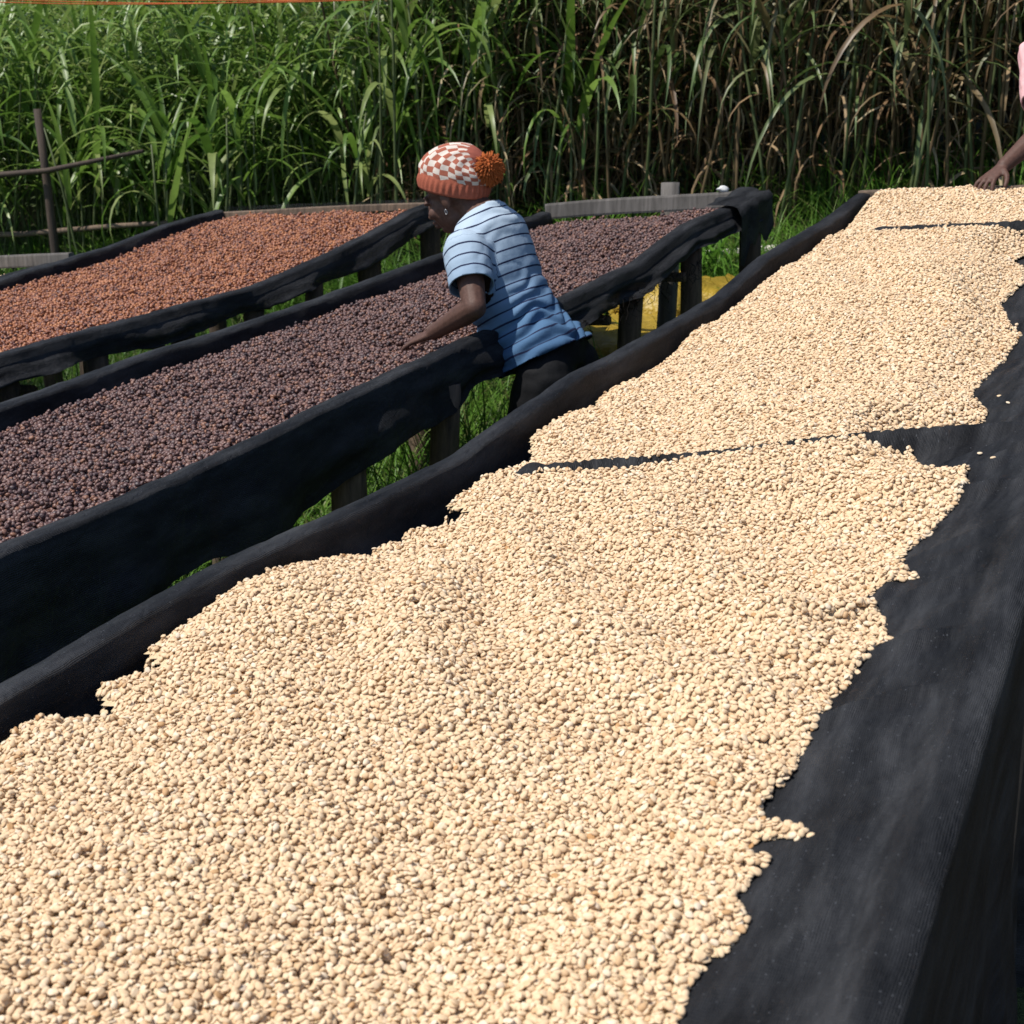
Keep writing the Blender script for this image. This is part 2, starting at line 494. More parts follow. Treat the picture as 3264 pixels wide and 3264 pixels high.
def net_mesh(b, skL, skR, ns, nf=150, wob=1.0):
    S_ = np.linspace(b.s0, b.s1, ns)
    cl, cr = b.cl(S_), b.cr(S_)
    zl = b.plane(S_, cl) + b.oL(S_); zr = b.plane(S_, cr) + b.oR(S_)
    lo = S_ * 0
    cols = []
    N = lambda k, f=4.0: vnoise(S_ * f, lo + k, b.seed + 31)
    sl = skL(S_); sr = skR(S_)
    k = b.rw
    for i, t in enumerate(np.linspace(1, .12, 6)):
        cols.append((cl - k * 1.2 - .02 * t * (1 + wob * N(i * .35, 5)), zl - sl * t - .03))
    cols += [(cl - k * 1.15, zl - .03), (cl - k * 1.05, zl - .006), (cl - k * .85, zl + .001), (cl + .002 * N(61, 8), zl + .003), (cl + k * .75 + .002 * N(62, 11), zl), (cl + k * .92 + .002 * N(63, 11), zl - .006), (cl + k * 1.05 + .003 * N(5, 9), zl - .03)]
    f0 = cl + k * 1.3 + .006 * N(7, 6); f1 = cr - (k * 1.3 if not b.sagR else .065) - .006 * N(8, 6)
    zf = b.floor(S_, f0)
    cols.append((cl + k * 1.15 + .005 * N(6, 7), zl * .5 + zf * .5))
    for t in np.linspace(0, 1, nf):
        c = f0 + (f1 - f0) * t
        cols.append((c, b.floor(S_, c)))
    zf = b.floor(S_, f1)
    if b.sagR:
        for t in (.3, .6):
            cols.append((f1 + (cr - .02 - f1) * t, zf + (zr - .002 - zf) * sstep(t) + .002 * N(9 + t, 7)))
    else:
        cols += [(cr - k * 1.15 - .005 * N(9, 7), zr * .5 + zf * .5), (cr - k * 1.05 + .003 * N(10, 9), zr - .03), (cr - k * .92 + .002 * N(64, 12), zr - .006)]
    cols += [(cr - k * .75, zr), (cr + .002 * N(66, 8), zr + .003), (cr + k * .85 + .003 * N(67, 10), zr + .001), (cr + k * 1.05, zr - .006), (cr + k * 1.15, zr - .03)]
    for i, t in enumerate(np.linspace(.12, 1, 9)):
        cols.append((cr + k * 1.2 + .03 * t * (1 + wob * N(20 + i * .3, 4)) + .012 * t * N(40 + i * .2, 11) + .016 * t * np.sin(S_ * 8 + 2 * N(80, 2)) + .007 * t * N(90 + i * .15, 24), zr - sr * t * (1 + .05 * N(50, 6)) - .03))
    Cc = np.stack([c for c, z in cols], 1); Zz = np.stack([z for c, z in cols], 1)
    Sg = np.repeat(S_[:, None], Cc.shape[1], 1)
    V = W(Sg, Cc, Zz)
    ln = np.concatenate([np.zeros((ns, 1)), np.cumsum(np.hypot(np.diff(Cc, axis=1), np.diff(Zz, axis=1)), 1)], 1)
    ln = np.repeat(ln.mean(0)[None], ns, 0)
    uv = np.stack([Sg, ln], -1).reshape(-1, 2)
    return fmesh('netting', V.reshape(-1, 3), gridfaces(ns, Cc.shape[1])[:, ::-1].copy(), uv=uv)


def log_post(s, c, ztop, r, seed, lean=(0, 0), top=0.0):
    zb = float(ground_z(s, c)) - .12
    n = 7
    t = np.linspace(0, 1, n)
    p = W(s + lean[0] * (t - 1), c + lean[1] * (t - 1), zb + (ztop - zb) * t)
    p = p + .008 * np.stack([vnoise(t * 3, t * 0 + seed, 1), vnoise(t * 3, t * 0 + seed, 2), t * 0], 1)
    return tube(p, r * (1.08 - .14 * t), 10, True, .13, seed)


def board(p0, p1, hw, hh, up=(0, 0, 1)):
    """plank between two points, half width hw (sideways) and half height hh; a few cuts along it bent slightly"""
    p0 = np.asarray(p0, float); p1 = np.asarray(p1, float)
    d = (p1 - p0) / np.linalg.norm(p1 - p0)
    side = np.cross(d, up); side /= np.linalg.norm(side); u = np.cross(side, d)
    n = 6; V = []; F = []
    for i in range(n):
        t = i / (n - 1); p = p0 + (p1 - p0) * t + u * .004 * math.sin(5 * t + p0[0])
        e = .25
        for a_, b_ in ((-1, -1 + e), (-1, 1 - e), (-1 + e * .6, 1), (1 - e * .6, 1), (1, 1 - e), (1, -1 + e), (1 - e * .6, -1), (-1 + e * .6, -1)):
            V.append(p + side * hw * a_ + u * hh * b_)
    F = gridfaces(n, 8, True).tolist(); F.append(list(range(8))[::-1]); F.append([(n - 1) * 8 + k for k in range(8)])
    return np.array(V), F


def part(parent, name, vf, mat, kind=None, smooth=False, uv=None):
    o = ob(name, fmesh(name, vf[0], vf[1], smooth=smooth, uv=uv), mat, parent)
    if kind: o['kind'] = kind
    return o


def build_bed(b, name, label, skL, skR, ns, posts_r, pr, posts_l=None):
    mid_s = .5 * (b.s0 + b.s1); mc = float(.5 * (b.cl(mid_s) + b.cr(mid_s)))
    root = empty(name, W(mid_s, mc, float(ground_z(mid_s, mc))))
    tag(root, label, 'drying bed', 'raised coffee drying beds')
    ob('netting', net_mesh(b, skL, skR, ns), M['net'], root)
    for f_, o_ in ((b.cl, b.oL), (b.cr, b.oR)):
        S_ = np.linspace(b.s0 + .02, b.s1 - .02, 14)
        P = W(S_, f_(S_), b.plane(S_, f_(S_)) + o_(S_) - .040)
        part(root, 'rail', tube(P, b.rw * .8, 8, True, .12, b.seed), M['post'], smooth=True)
    k = 0
    for lst, f_, o_, sg in ((posts_r, b.cr, b.oR, -1), (posts_l or posts_r, b.cl, b.oL, 1)):
        for s in lst:
            k += 1
            c = float(f_(s)) + sg * .0
            zt = float(b.plane(s, c) + o_(s)) - .095
            part(root, 'post', log_post(s, c, zt, pr * random.uniform(.85, 1.1), b.seed * 50 + k, (random.uniform(-.03, .03), random.uniform(-.03, .03))), M['post'], smooth=True)
    for s in np.arange(b.s0 + .25, b.s1, .62):
        a_, c_ = float(b.cl(s)), float(b.cr(s))
        za = float(min(b.floor(s, a_ + .1), b.floor(s, .5 * (a_ + c_)), b.floor(s, c_ - .1))) - .045
        part(root, 'joist', tube(W(np.full(5, s), np.linspace(a_, c_, 5), za + np.linspace(0, (c_ - a_) * TT, 5) - .02), .02, 7, True, .1, 3), M['post'], smooth=True)
    return root


# --- the parchment bed
par = make_bed(.903, -1.676, ([0, 1.0, 2.2, 6], [-.28, -.30, -.45, -.5]), -.2, 5.04,
               ([0, 1.32, 1.77, 1.99, 2.25, 2.53, 2.76, 3.05, 3.41, 3.87, 4.17, 4.64, 5.04, 5.8],
                [.01, .009, .015, -.003, -.024, -.042, -.023, -.009, -.021, -.021, .02, .024, .05, .06]),
               ([0, 6], [0, .05]), .102, 1,
               dividers=(([2.47, 2.50, 2.56, 2.65, 2.78, 2.85, 2.92], [-1.60, -1.43, -1.27, -1.09, -.89, -.70, -.55], -.020, .016),
                         ([4.60, 4.60, 4.62, 4.65, 4.68], [-1.64, -1.41, -1.17, -1.05, -.6], .024, .018)), sagR=.086, rw=.024)
bed_par = build_bed(par, 'drying_bed', 'raised drying bed of black netting holding pale cream coffee beans',
                    lambda s: .16 + 0 * s, lambda s: .72 + .05 * np.sin(s * 3), 620,
                    [.2, 1.1, 2.0, 2.9, 3.8, 4.92], .045)
zb = lambda s, c, b_, off: float(b_.plane(s, c)) + off
part(bed_par, 'end_beam', board(W(5.075, -1.70, zb(5.075, -1.70, par, .026)), W(5.075, -.42, zb(5.075, -.42, par, .032)), .02, .024), M['post'])

# --- the dark cherry bed
mid = make_bed(1.03, -3.40, -2.43, 1.3, 5.88,
               ([1, 2.81, 3.37, 4.07, 4.57, 5.04, 5.65, 6], [.05, .045, .037, .004, -.003, -.01, .005, .0]),
               ([1, 1.97, 2.27, 2.63, 3.26, 3.7, 4.0, 4.38, 4.85, 5.24, 5.79, 6], [.04, .039, .023, .014, .013, .012, -.005, -.004, -.006, .05, .036, .04]), .10, 2)
bed_mid = build_bed(mid, 'drying_bed', 'raised drying bed of black netting spread with dark purple brown dried coffee cherries',
                    lambda s: .12 + 0 * s, lambda s: np.interp(s, [1, 2.8, 3.06, 3.6, 3.75, 4.4, 6], [.19, .21, .17, .15, .09, .06, .05]) * (1 + .08 * np.sin(s * 7)), 300,
                    [1.5, 2.35, 3.15, 3.62, 4.28, 4.82, 5.32], .048, [1.6, 2.6, 3.7, 4.9, 5.8])
part(bed_mid, 'end_beam', board(W(5.93, -3.42, zb(5.93, -3.42, mid, -.005)), W(5.90, -2.44, zb(5.9, -2.44, mid, .03)), .018, .034), M['board'])
part(bed_mid, 'stub_post', log_post(6.02, -2.86, float(mid.plane(6.02, -2.86)) + .085, .042, 77), M['board'], smooth=True)
cp = part(bed_mid, 'corner_post', log_post(5.84, -2.41, float(mid.plane(5.84, -2.41)) - .03, .045, 78), M['fence'], smooth=True)
# rag of net thrown over the corner
S_ = np.linspace(5.60, 5.93, 14); T_ = np.linspace(0, 1, 12)
SG, TG = np.meshgrid(S_, T_, indexing='ij')
cc = -2.50 + .15 * np.clip(TG * 1.6, 0, 1) + .012 * vnoise(SG * 20, TG * 4, 5)
zz = mid.plane(SG, cc) + .062 + .012 * vnoise(SG * 14, TG * 5, 8) - .17 * sstep(TG, .5, 1.0) * (1 + .5 * vnoise(SG * 16, 0 * TG, 4)) - .02 * TG
uvr = np.stack([SG, TG * .4], -1).reshape(-1, 2)
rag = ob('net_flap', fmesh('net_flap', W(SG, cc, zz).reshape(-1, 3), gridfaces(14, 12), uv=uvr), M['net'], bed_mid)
# frayed chicken wire under the near rail
wp = []
for k in range(70):
    s = 4.25 + 1.15 * (k / 70) + random.uniform(-.03, .03)
    z0 = float(mid.plane(s, -2.40)) - .085
    pts = []
    q = np.array([s, -2.375 + random.uniform(-.01, .02), z0])
    for j in range(random.randint(4, 8)):
        pts.append(q.copy()); q = q + np.array([random.uniform(-.035, .035), random.uniform(-.008, .012), random.uniform(-.024, .006)])
    pts = np.array(pts)
    wp.append(tube(W(pts[:, 0], pts[:, 1], pts[:, 2]), .0011, 3, False))
part(bed_mid, 'wire_mesh', join(wp), M['wire'], 'stuff')

# --- the red cherry bed
lef = make_bed(1.0, -5.38, -4.02, 2.6, 5.95,
               ([2, 4.51, 5.15, 5.55, 6], [0, -.006, -.002, .022, .022]),
               ([2, 3.34, 3.95, 4.63, 5.11, 5.42, 5.7, 6], [.02, .009, -.023, -.064, -.041, -.014, .028, .03]), .095, 3)
bed_left = build_bed(lef, 'drying_bed', 'raised drying bed of black netting covered in orange red dried coffee cherries',
                     lambda s: .08 + 0 * s, lambda s: .065 + .012 * np.sin(s * 5), 240,
                     [2.7, 3.35, 3.75, 4.2, 4.62, 5.0, 5.4, 5.88], .05, [2.8, 4.0, 5.0, 5.88])
part(bed_left, 'end_beam', board(W(5.975, -5.42, zb(5.97, -5.42, lef, -.005)), W(5.975, -3.98, zb(5.97, -3.98, lef, .0)), .02, .018), M['post'])
S_ = np.linspace(2.62, 5.97, 90); T_ = np.linspace(0, 1, 9)
SG, TG = np.meshgrid(S_, T_, indexing='ij')
cc = -3.955 + .02 * np.sin(SG * 9 + TG * 2) * TG + .01 * vnoise(SG * 8, TG * 2, 6)
zt = lef.plane(SG, cc) + lef.oR(SG) - .05
zz = zt - (.30 + .06 * vnoise(SG * 1.5, 0 * TG, 3)) * TG
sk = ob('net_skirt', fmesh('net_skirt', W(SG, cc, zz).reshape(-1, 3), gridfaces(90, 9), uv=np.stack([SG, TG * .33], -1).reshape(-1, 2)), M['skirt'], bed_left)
C_ = np.linspace(-5.4, -3.96, 40)
CG, TG = np.meshgrid(C_, T_, indexing='ij')
sg_ = 6.01 + .02 * np.sin(CG * 8) * TG
zz = lef.plane(sg_, CG) + .030 - .13 * TG
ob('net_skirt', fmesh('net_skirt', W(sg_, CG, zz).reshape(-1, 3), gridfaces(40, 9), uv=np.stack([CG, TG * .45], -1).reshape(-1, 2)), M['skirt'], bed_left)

# --- the far pale bed whose corner shows past the red one
far = make_bed(1.10, -7.25, -5.95, 3.6, 5.30, ([3, 6], [0, 0]), ([3, 6], [0, 0]), .10, 4)
bed_far = build_bed(far, 'drying_bed', 'small raised drying bed with a grey end board behind the red cherries',
                    lambda s: .1 + 0 * s, lambda s: .1 + 0 * s, 60, [3.7, 4.5, 5.25], .045)
part(bed_far, 'end_beam', board(W(5.32, -7.3, zb(5.32, -7.3, far, .0)), W(5.32, -5.80, zb(5.32, -5.8, far, .01)), .018, .032), M['board'])


# ------------------------------------------------------------------ heaps of beans
def bean_mesh(flip, seed):
    n, m = 9, 12
    V = []
    a, bb, h = .0052, .0038, .00285
    r = random.Random(seed)
    a *= r.uniform(.93, 1.06); bb *= r.uniform(.94, 1.06)
    for i in range(n):
        ph = math.pi * i / (n - 1)
        x = -math.cos(ph) * a; rad = math.sin(ph)
        for j in range(m):
            th = 2 * math.pi * j / m
            y = math.cos(th) * rad * bb * (1 - .10 * x / a); z = math.sin(th) * rad * h
            if z < 0: z = z * .55 + (.0009 * math.exp(-(y / .0011) ** 2) * rad)
            V.append((x, y + .0004 * math.sin(x * 400 + seed), z + .0004 * (x / a) ** 2))
    V = np.array(V)
    if flip: V[:, 1:] *= -1
    return fmesh('parchment_bean', V, gridfaces(n, m, True)[:, ::-1].copy())


def cherry_mesh(seed, k=1.0):
    n, m = 9, 12
    V = []
    r = np.random.default_rng(seed)
    a, bb, h = .0068 * r.uniform(.88, 1.05), .0055 * r.uniform(.92, 1.06), .0051
    for i in range(n):
        ph = math.pi * i / (n - 1)
        for j in range(m):
            th = 2 * math.pi * j / m
            w = 1 + .07 * math.sin(3 * th + seed) * math.sin(ph) + .13 * float(vnoise(np.array(math.cos(th) * 2.2 + 7 * seed), np.array(ph * 2.4 + math.sin(th)), seed))
            V.append((-math.cos(ph) * a * w, math.cos(th) * math.sin(ph) * bb * w, math.sin(th) * math.sin(ph) * h * w))
    return fmesh('dried_cherry', np.array(V) * k, gridfaces(n, m, True)[:, ::-1].copy())


def deposit(b, mask, top, half, s0, s1, c0, c1, passes, seed, cell, layer, settle=4, tilt=.17):
    """drop beans one class of cells at a time on a growing height map. mask(s,c)->0..1, top(s,c)-> height of the heap surface"""
    g_ = .0025
    r = np.random.default_rng(seed)
    ns_, nc_ = int((s1 - s0) / g_), int((c1 - c0) / g_)
    s_ax = s0 + (np.arange(ns_) + .5) * g_; c_ax = c0 + (np.arange(nc_) + .5) * g_
    Sg, Cg = np.meshgrid(s_ax[::4], c_ax[::4], indexing='ij')
    Mk = mask(Sg, Cg)
    Hc = np.where(Mk > .02, np.maximum(top(Sg, Cg) - layer, b.floor(Sg, Cg) + .001), b.floor(Sg, Cg) + .001)
    core = (Sg, Cg, Hc, Mk)
    H = np.repeat(np.repeat(Hc, 4, 0), 4, 1)[:ns_, :nc_].astype(np.float32)
    if H.shape != (ns_, nc_):
        H = np.pad(H, ((0, ns_ - H.shape[0]), (0, nc_ - H.shape[1])), mode='edge')
    # remove the block steps
    for ax in (0, 1):
        K = sum(np.roll(H, k, ax) for k in (-2, -1, 0, 1, 2)) / 5
        H = K
    a, bb, h = half
    off = [(0, 0)] + [(.5 * math.cos(t), .5 * math.sin(t)) for t in np.arange(6) * math.pi / 3] + [(.92 * math.cos(t), .92 * math.sin(t)) for t in np.arange(10) * math.pi / 5]
    off = np.array(off); rr = np.sum(off ** 2, 1)
    P = []
    for ps in range(passes):
        for ph in ((0, 0), (1, 1), (0, 1), (1, 0)):
            i = np.arange(ph[0], int((s1 - s0) / cell), 2); j = np.arange(ph[1], int((c1 - c0) / cell), 2)
            I, J = np.meshgrid(i, j, indexing='ij')
            n = I.size
            s = s0 + (I.ravel() + r.random(n)) * cell; c = c0 + (J.ravel() + r.random(n)) * cell
            mk = mask(s, c)
            keep = r.random(n) < mk
            s, c = s[keep], c[keep]; n = len(s)
            if n == 0: continue
            yaw = r.random(n) * 2 * np.pi; sc = r.normal(1, .07, n).clip(.8, 1.2)
            ca, sa = np.cos(yaw), np.sin(yaw)
            ox = off[None, :, 0] * a * sc[:, None]; oy = off[None, :, 1] * bb * sc[:, None]
            ds = ox * ca[:, None] - oy * sa[:, None]; dc = ox * sa[:, None] + oy * ca[:, None]
            ii = np.clip(((s[:, None] + ds - s0) / g_).astype(int), 0, ns_ - 1); jj = np.clip(((c[:, None] + dc - c0) / g_).astype(int), 0, nc_ - 1)
            hh = H[ii, jj]
            mean = hh.mean(1)
            gs_ = ((hh - mean[:, None]) * ds).sum(1) / (ds ** 2).sum(1); gc_ = ((hh - mean[:, None]) * dc).sum(1) / (dc ** 2).sum(1)
            gs_ = np.clip(gs_ + r.normal(0, tilt, n), -1.1, 1.1); gc_ = np.clip(gc_ + r.normal(0, tilt, n), -1.1, 1.1)
            lin = gs_[:, None] * ds + gc_[:, None] * dc
            res = hh - lin - h * .45 * rr[None]
            z0 = np.sort(res, 1)[:, -settle]
            zc = z0 + h * .78
            up = zc[:, None] + lin + h * np.sqrt(np.clip(1 - rr * .95, .05, 1))[None] * .8
            H[ii, jj] = np.maximum(hh, up)
            P.append(np.stack([s, c, zc, gs_, gc_, yaw, sc], 1))
    P = np.concatenate(P)
    ii = np.clip(((P[:, 0] - s0) / g_).astype(int), 0, ns_ - 1); jj = np.clip(((P[:, 1] - c0) / g_).astype(int), 0, nc_ - 1)
    depth = H[ii, jj] - P[:, 2]
    return P, core, depth


def eulers(P):
    n = -P[:, 3:4] * SV - P[:, 4:5] * CV + np.array([0, 0, 1.0])
    n /= np.linalg.norm(n, axis=1)[:, None]
    ca, sa = np.cos(P[:, 5]), np.sin(P[:, 5])
    x = ca[:, None] * SV + sa[:, None] * CV
    x = x - (x * n).sum(1)[:, None] * n; x /= np.linalg.norm(x, axis=1)[:, None]
    y = np.cross(n, x)
    ry = -np.arcsin(np.clip(x[:, 2], -1, 1)); rx = np.arctan2(y[:, 2], n[:, 2]); rz = np.arctan2(x[:, 1], x[:, 0])
    return np.stack([rx, ry, rz], 1)


def scatter_gn(o, sources):
    t = bpy.data.node_groups.new('scatter_' + o.name, 'GeometryNodeTree')
    t.interface.new_socket('Geometry', in_out='INPUT', socket_type='NodeSocketGeometry')
    t.interface.new_socket('Geometry', in_out='OUTPUT', socket_type='NodeSocketGeometry')
    gi = t.nodes.new('NodeGroupInput'); go = t.nodes.new('NodeGroupOutput')
    jn = t.nodes.new('GeometryNodeJoinGeometry')

    def attr(nm, dt):
        a = t.nodes.new('GeometryNodeInputNamedAttribute'); a.data_type = dt; a.inputs['Name'].default_value = nm
        return next(q for q in a.outputs if q.enabled and q.name == 'Attribute')
    rot, scl, idx = attr('rot', 'FLOAT_VECTOR'), attr('scl', 'FLOAT'), attr('idx', 'INT')
    for k, so in enumerate(sources):
        oi = t.nodes.new('GeometryNodeObjectInfo'); oi.inputs['Object'].default_value = so; oi.inputs['As Instance'].default_value = True
        cp_ = t.nodes.new('FunctionNodeCompare'); cp_.data_type = 'INT'; cp_.operation = 'EQUAL'
        ins = [q for q in cp_.inputs if q.enabled]
        t.links.new(idx, ins[0]); ins[1].default_value = k
        ip = t.nodes.new('GeometryNodeInstanceOnPoints')
        t.links.new(gi.outputs[0], ip.inputs['Points']); t.links.new(cp_.outputs[0], ip.inputs['Selection'])
        t.links.new(oi.outputs['Geometry'], ip.inputs['Instance']); t.links.new(rot, ip.inputs['Rotation']); t.links.new(scl, ip.inputs['Scale'])
        t.links.new(ip.outputs[0], jn.inputs[0])
    t.links.new(jn.outputs[0], go.inputs[0])
    md = o.modifiers.new('scatter', 'NODES'); md.node_group = t


def cam_px(P):
    """size in the view: returns (inside, depth)"""
    p = P - np.array([0, 0, ZC])
    a = R(17)
    z = p[:, 1] * math.cos(a) - p[:, 2] * math.sin(a); y = p[:, 1] * math.sin(a) + p[:, 2] * math.cos(a)
    f = 23 / 7.8
    return (np.abs(p[:, 0] / z * f) < .97) & (np.abs(y / z * f) < .97) & (z > .2), z


def heap(name, b, P, core, depth, meshes, mat, probs, label, ilabel, iname, icat, igroup, nind=300, sources=None):
    pos = W(P[:, 0], P[:, 1], P[:, 2]); rot = eulers(P)
    keep = depth < .012
    P, pos, rot, depth = P[keep], pos[keep], rot[keep], depth[keep]
    idx = rng.choice(len(meshes), len(P), p=probs)
    for me in meshes:
        if not me.materials: me.materials.append(mat)
    ind = np.array([], int)
    if nind:
        inside, z = cam_px(pos)
        cand = np.where(inside & (depth < .0042))[0]
        ind = cand[np.argsort(z[cand])[:nind]]
        sources = [None] * len(meshes)
        for q in ind:
            o = bpy.data.objects.new(iname, meshes[idx[q]]); col.objects.link(o)
            o.location = pos[q]; o.rotation_euler = rot[q]; o.scale = (P[q, 6],) * 3
            tag(o, ilabel, icat, igroup)
            sources[idx[q]] = o
    rest = np.ones(len(P), bool); rest[ind] = False
    me = bpy.data.meshes.new(name)
    pv = pos[rest]
    org = pv.mean(0)
    me.vertices.add(len(pv)); me.vertices.foreach_set('co', (pv - org).astype(np.float32).ravel())
    a_ = me.attributes.new('rot', 'FLOAT_VECTOR', 'POINT'); a_.data.foreach_set('vector', rot[rest].astype(np.float32).ravel())
    a_ = me.attributes.new('scl', 'FLOAT', 'POINT'); a_.data.foreach_set('value', P[rest, 6].astype(np.float32))
    a_ = me.attributes.new('idx', 'INT', 'POINT'); a_.data.foreach_set('value', idx[rest].astype(np.int32))
    me.materials.append(mat)
    o = ob(name, me, None); o.location = org
    tag(o, label, 'coffee', kind='stuff')
    scatter_gn(o, sources)
    Sg, Cg, Hc, Mk = core
    f = gridfaces(*Sg.shape)[:, ::-1]
    m = Mk.ravel() > .02
    f = f[m[f].all(1)]
    u = ob('under_layer', fmesh('under_layer', W(Sg, Cg, Hc - .001).reshape(-1, 3), f), None, o)
    u['kind'] = 'stuff'
    u.data.materials.append(M[{'parch': 'parch_u', 'cherry': 'cherry_u', 'red': 'red_u'}[[k for k, v in M.items() if v == mat][0]]])
    print(name, rest.sum())
    return o, sources


M['parch_u'] = mat_simple('parchment_fill', (.62, .48, .30), .8, .2, 300, .25, .8)
M['cherry_u'] = mat_simple('dark_cherry_fill', (.10, .055, .048), .7, .3, 260, .4, .8)
M['red_u'] = mat_simple('red_cherry_fill', (.24, .095, .045), .7, .3, 260, .4, .8)


def edge(xs, cs):
    xs = np.array(xs); cs = np.array(cs); k = np.argsort(xs, kind='stable')
    return lambda s: np.interp(s, xs[k], cs[k])


pR = edge([0, 1.0, 1.11, 1.17, 1.26, 1.29, 1.36, 1.40, 1.42, 1.47, 1.53, 1.62, 1.74, 1.83, 1.91, 2.01, 2.08, 2.13, 2.15, 2.22, 2.34, 2.52, 2.62, 2.69, 2.80, 2.84, 2.96, 3.02, 3.05, 3.18, 3.46, 3.65, 3.8, 4.02, 4.2, 4.4, 4.48, 4.62, 4.8, 5.2, 5.7],
          [-.46, -.48, -.49, -.505, -.49, -.52, -.505, -.55, -.48, -.565, -.56, -.57, -.58, -.58, -.555, -.60, -.65, -.585, -.60, -.65, -.63, -.615, -.66, -.74, -.80, -.82, -.82, -.73, -.73, -.80, -.82, -.81, -.86, -.95, -.94, -.98, -1.06, -.98, -.9, -.85, -.85])
pL = edge([0, 1.2, 1.34, 1.37, 1.40, 1.46, 1.50, 1.53, 1.57, 1.69, 1.72, 1.93, 2.06, 2.12, 2.15, 2.2, 2.24, 2.28, 2.33, 2.36, 2.47, 2.52, 2.56, 2.62, 2.70, 2.78, 2.91, 3.0, 3.11, 3.3, 3.44, 3.55, 3.81, 3.93, 4.19, 4.3, 4.52, 4.6, 4.84, 5.7],
          [-1.60, -1.60, -1.615, -1.58, -1.545, -1.605, -1.585, -1.56, -1.61, -1.61, -1.625, -1.635, -1.60, -1.57, -1.60, -1.565, -1.60, -1.55, -1.54, -1.585, -1.585, -1.60, -1.575, -1.56, -1.585, -1.615, -1.62, -1.59, -1.63, -1.61, -1.625, -1.63, -1.62, -1.63, -1.635, -1.62, -1.635, -1.61, -1.63, -1.635])


def par_dist(s, c):
    jag = .010 * fbm(s * 26, c * 26, 41)
    d = np.minimum(pR(s + .012 * vnoise(s * 30, c * 30, 4)) - c, c - (-1.628 + 1.7 * (pL(s) + 1.605))) + jag
    d = np.minimum(d, c + 1.638)
    for (ds, dc, ht, wd) in par.dividers:
        dl = s - np.interp(c, dc, ds)
        d = np.minimum(d, np.where(dl < 0, -dl - .009, dl - .008) + .004 * vnoise(c * 40, s * 3, 6))
    return np.minimum(d, 5.025 - s)


def par_mask(s, c):
    return (par_dist(s, c) > 0).astype(float)


def par_top(s, c):
    d = np.clip(par_dist(s, c), 0, 1)
    right = np.clip(pR(s) - c, 0, 1)
    left = c - (-1.628 + 1.7 * (pL(s) + 1.605))
    t = np.minimum(np.minimum(.84 + .16 * sstep(left, 0, .08), sstep(5.04 - s, -.02, .03)), .25 + .75 * sstep(right, 0, .16))
    und = .034 * fbm(s * 2.4 + c * .8, c * 2.6, 21, 2) + .012 * np.sin(23 * (s * .9 + c * .55) + 5 * vnoise(s * 2, c * 2, 3)) * sstep(vnoise(s * 1.7, c * 1.7, 52), -.3, .5) + .004 * fbm(s * 14, c * 14, 8, 2)
    for (ds, dc, ht, wd) in par.dividers:
        und = und * (1 - .85 * np.exp(-((s - np.interp(c, dc, ds)) / .2) ** 2))
    base = .050 + .024 * sstep(-c, .75, 1.3) + und + .045 * sstep(s, 4.66, 4.98)
    for (ds, dc, ht, wd) in par.dividers:
        dl = s - np.interp(c, dc, ds)
        base = base + np.where(dl > 0, .018 * np.exp(-(dl / .12) ** 2), .021 * np.exp(-(dl / .16) ** 2))
    return par_floor_smooth(s, c) + t * base


def par_floor_smooth(s, c):
    return par.nodiv(s, c)


bm = [bean_mesh(False, 1), bean_mesh(False, 2), bean_mesh(True, 3), bean_mesh(True, 4)]
P_, core_, dep_ = deposit(par, par_mask, par_top, (.0050, .0037, .00285), .25, 5.05, -1.66, -.42, 4, 5, .0108, .0108, 9, .12)
heap_par, src_par = heap('coffee_bean_heap', par, P_, core_, dep_, bm, M['parch'], [.33, .33, .17, .17],
                         'heap of pale cream parchment coffee beans filling the widest bed',
                         'single pale cream coffee bean lying at the lower end of the pale heap', 'coffee_bean', 'coffee bean', 'coffee beans at the lower end of the pale heap')


def edge_mask(b, mL, mR, s_end, seed, jg=.012):
    def f(s, c):
        j = jg * fbm(s * 14, c * 14, seed)
        return ((c - b.cl(s) - mL + 2.2 * j * 1.3 > 0) & (b.cr(s) - mR - c + j > 0) & (s < s_end)).astype(float)
    return f


def heap_top(b, t0, seed):
    def f(s, c):
        dl = c - b.cl(s); dr = b.cr(s) - c
        hol = .038 * np.exp(-((s - 3.87) ** 2 + (c + 2.72) ** 2) / .15 ** 2) if b is mid else 0.0
        t = np.minimum(sstep(dl, .05, .12), sstep(dr, .03, .10))
        return b.floor(s, c) + t0 * (.72 + .28 * t) + (.012 * fbm(s * 2.6, c * 3.5, seed, 3) + .005 * np.sin(14 * (c + .4 * s) + 3 * vnoise(s * 2, c * 2, seed))) * t - hol
    return f


cm = [cherry_mesh(3), cherry_mesh(5), cherry_mesh(8), cherry_mesh(13)]
P_, core_, dep_ = deposit(mid, edge_mask(mid, .060, .045, 5.84, 5), heap_top(mid, .068, 61), (.0068, .0055, .0051), 1.6, 5.86, -3.37, -2.46, 3, 6, .0145, .020)
heap_mid, src_mid = heap('dried_cherry_heap', mid, P_, core_, dep_, cm, M['cherry'], [.25] * 4,
                         'spread of dark purple brown dried coffee cherries under the reaching hand',
                         'single dark purple brown dried coffee cherry on the dark spread', 'dried_cherry', 'coffee cherry', 'dark dried cherries on the dark spread', 200)
rm = [cherry_mesh(23), cherry_mesh(25), cherry_mesh(28), cherry_mesh(33)]
P_, core_, dep_ = deposit(lef, edge_mask(lef, .060, .045, 5.94, 9), heap_top(lef, .068, 71), (.0068, .0055, .0051), 2.9, 5.96, -5.35, -4.05, 3, 7, .0145, .020)
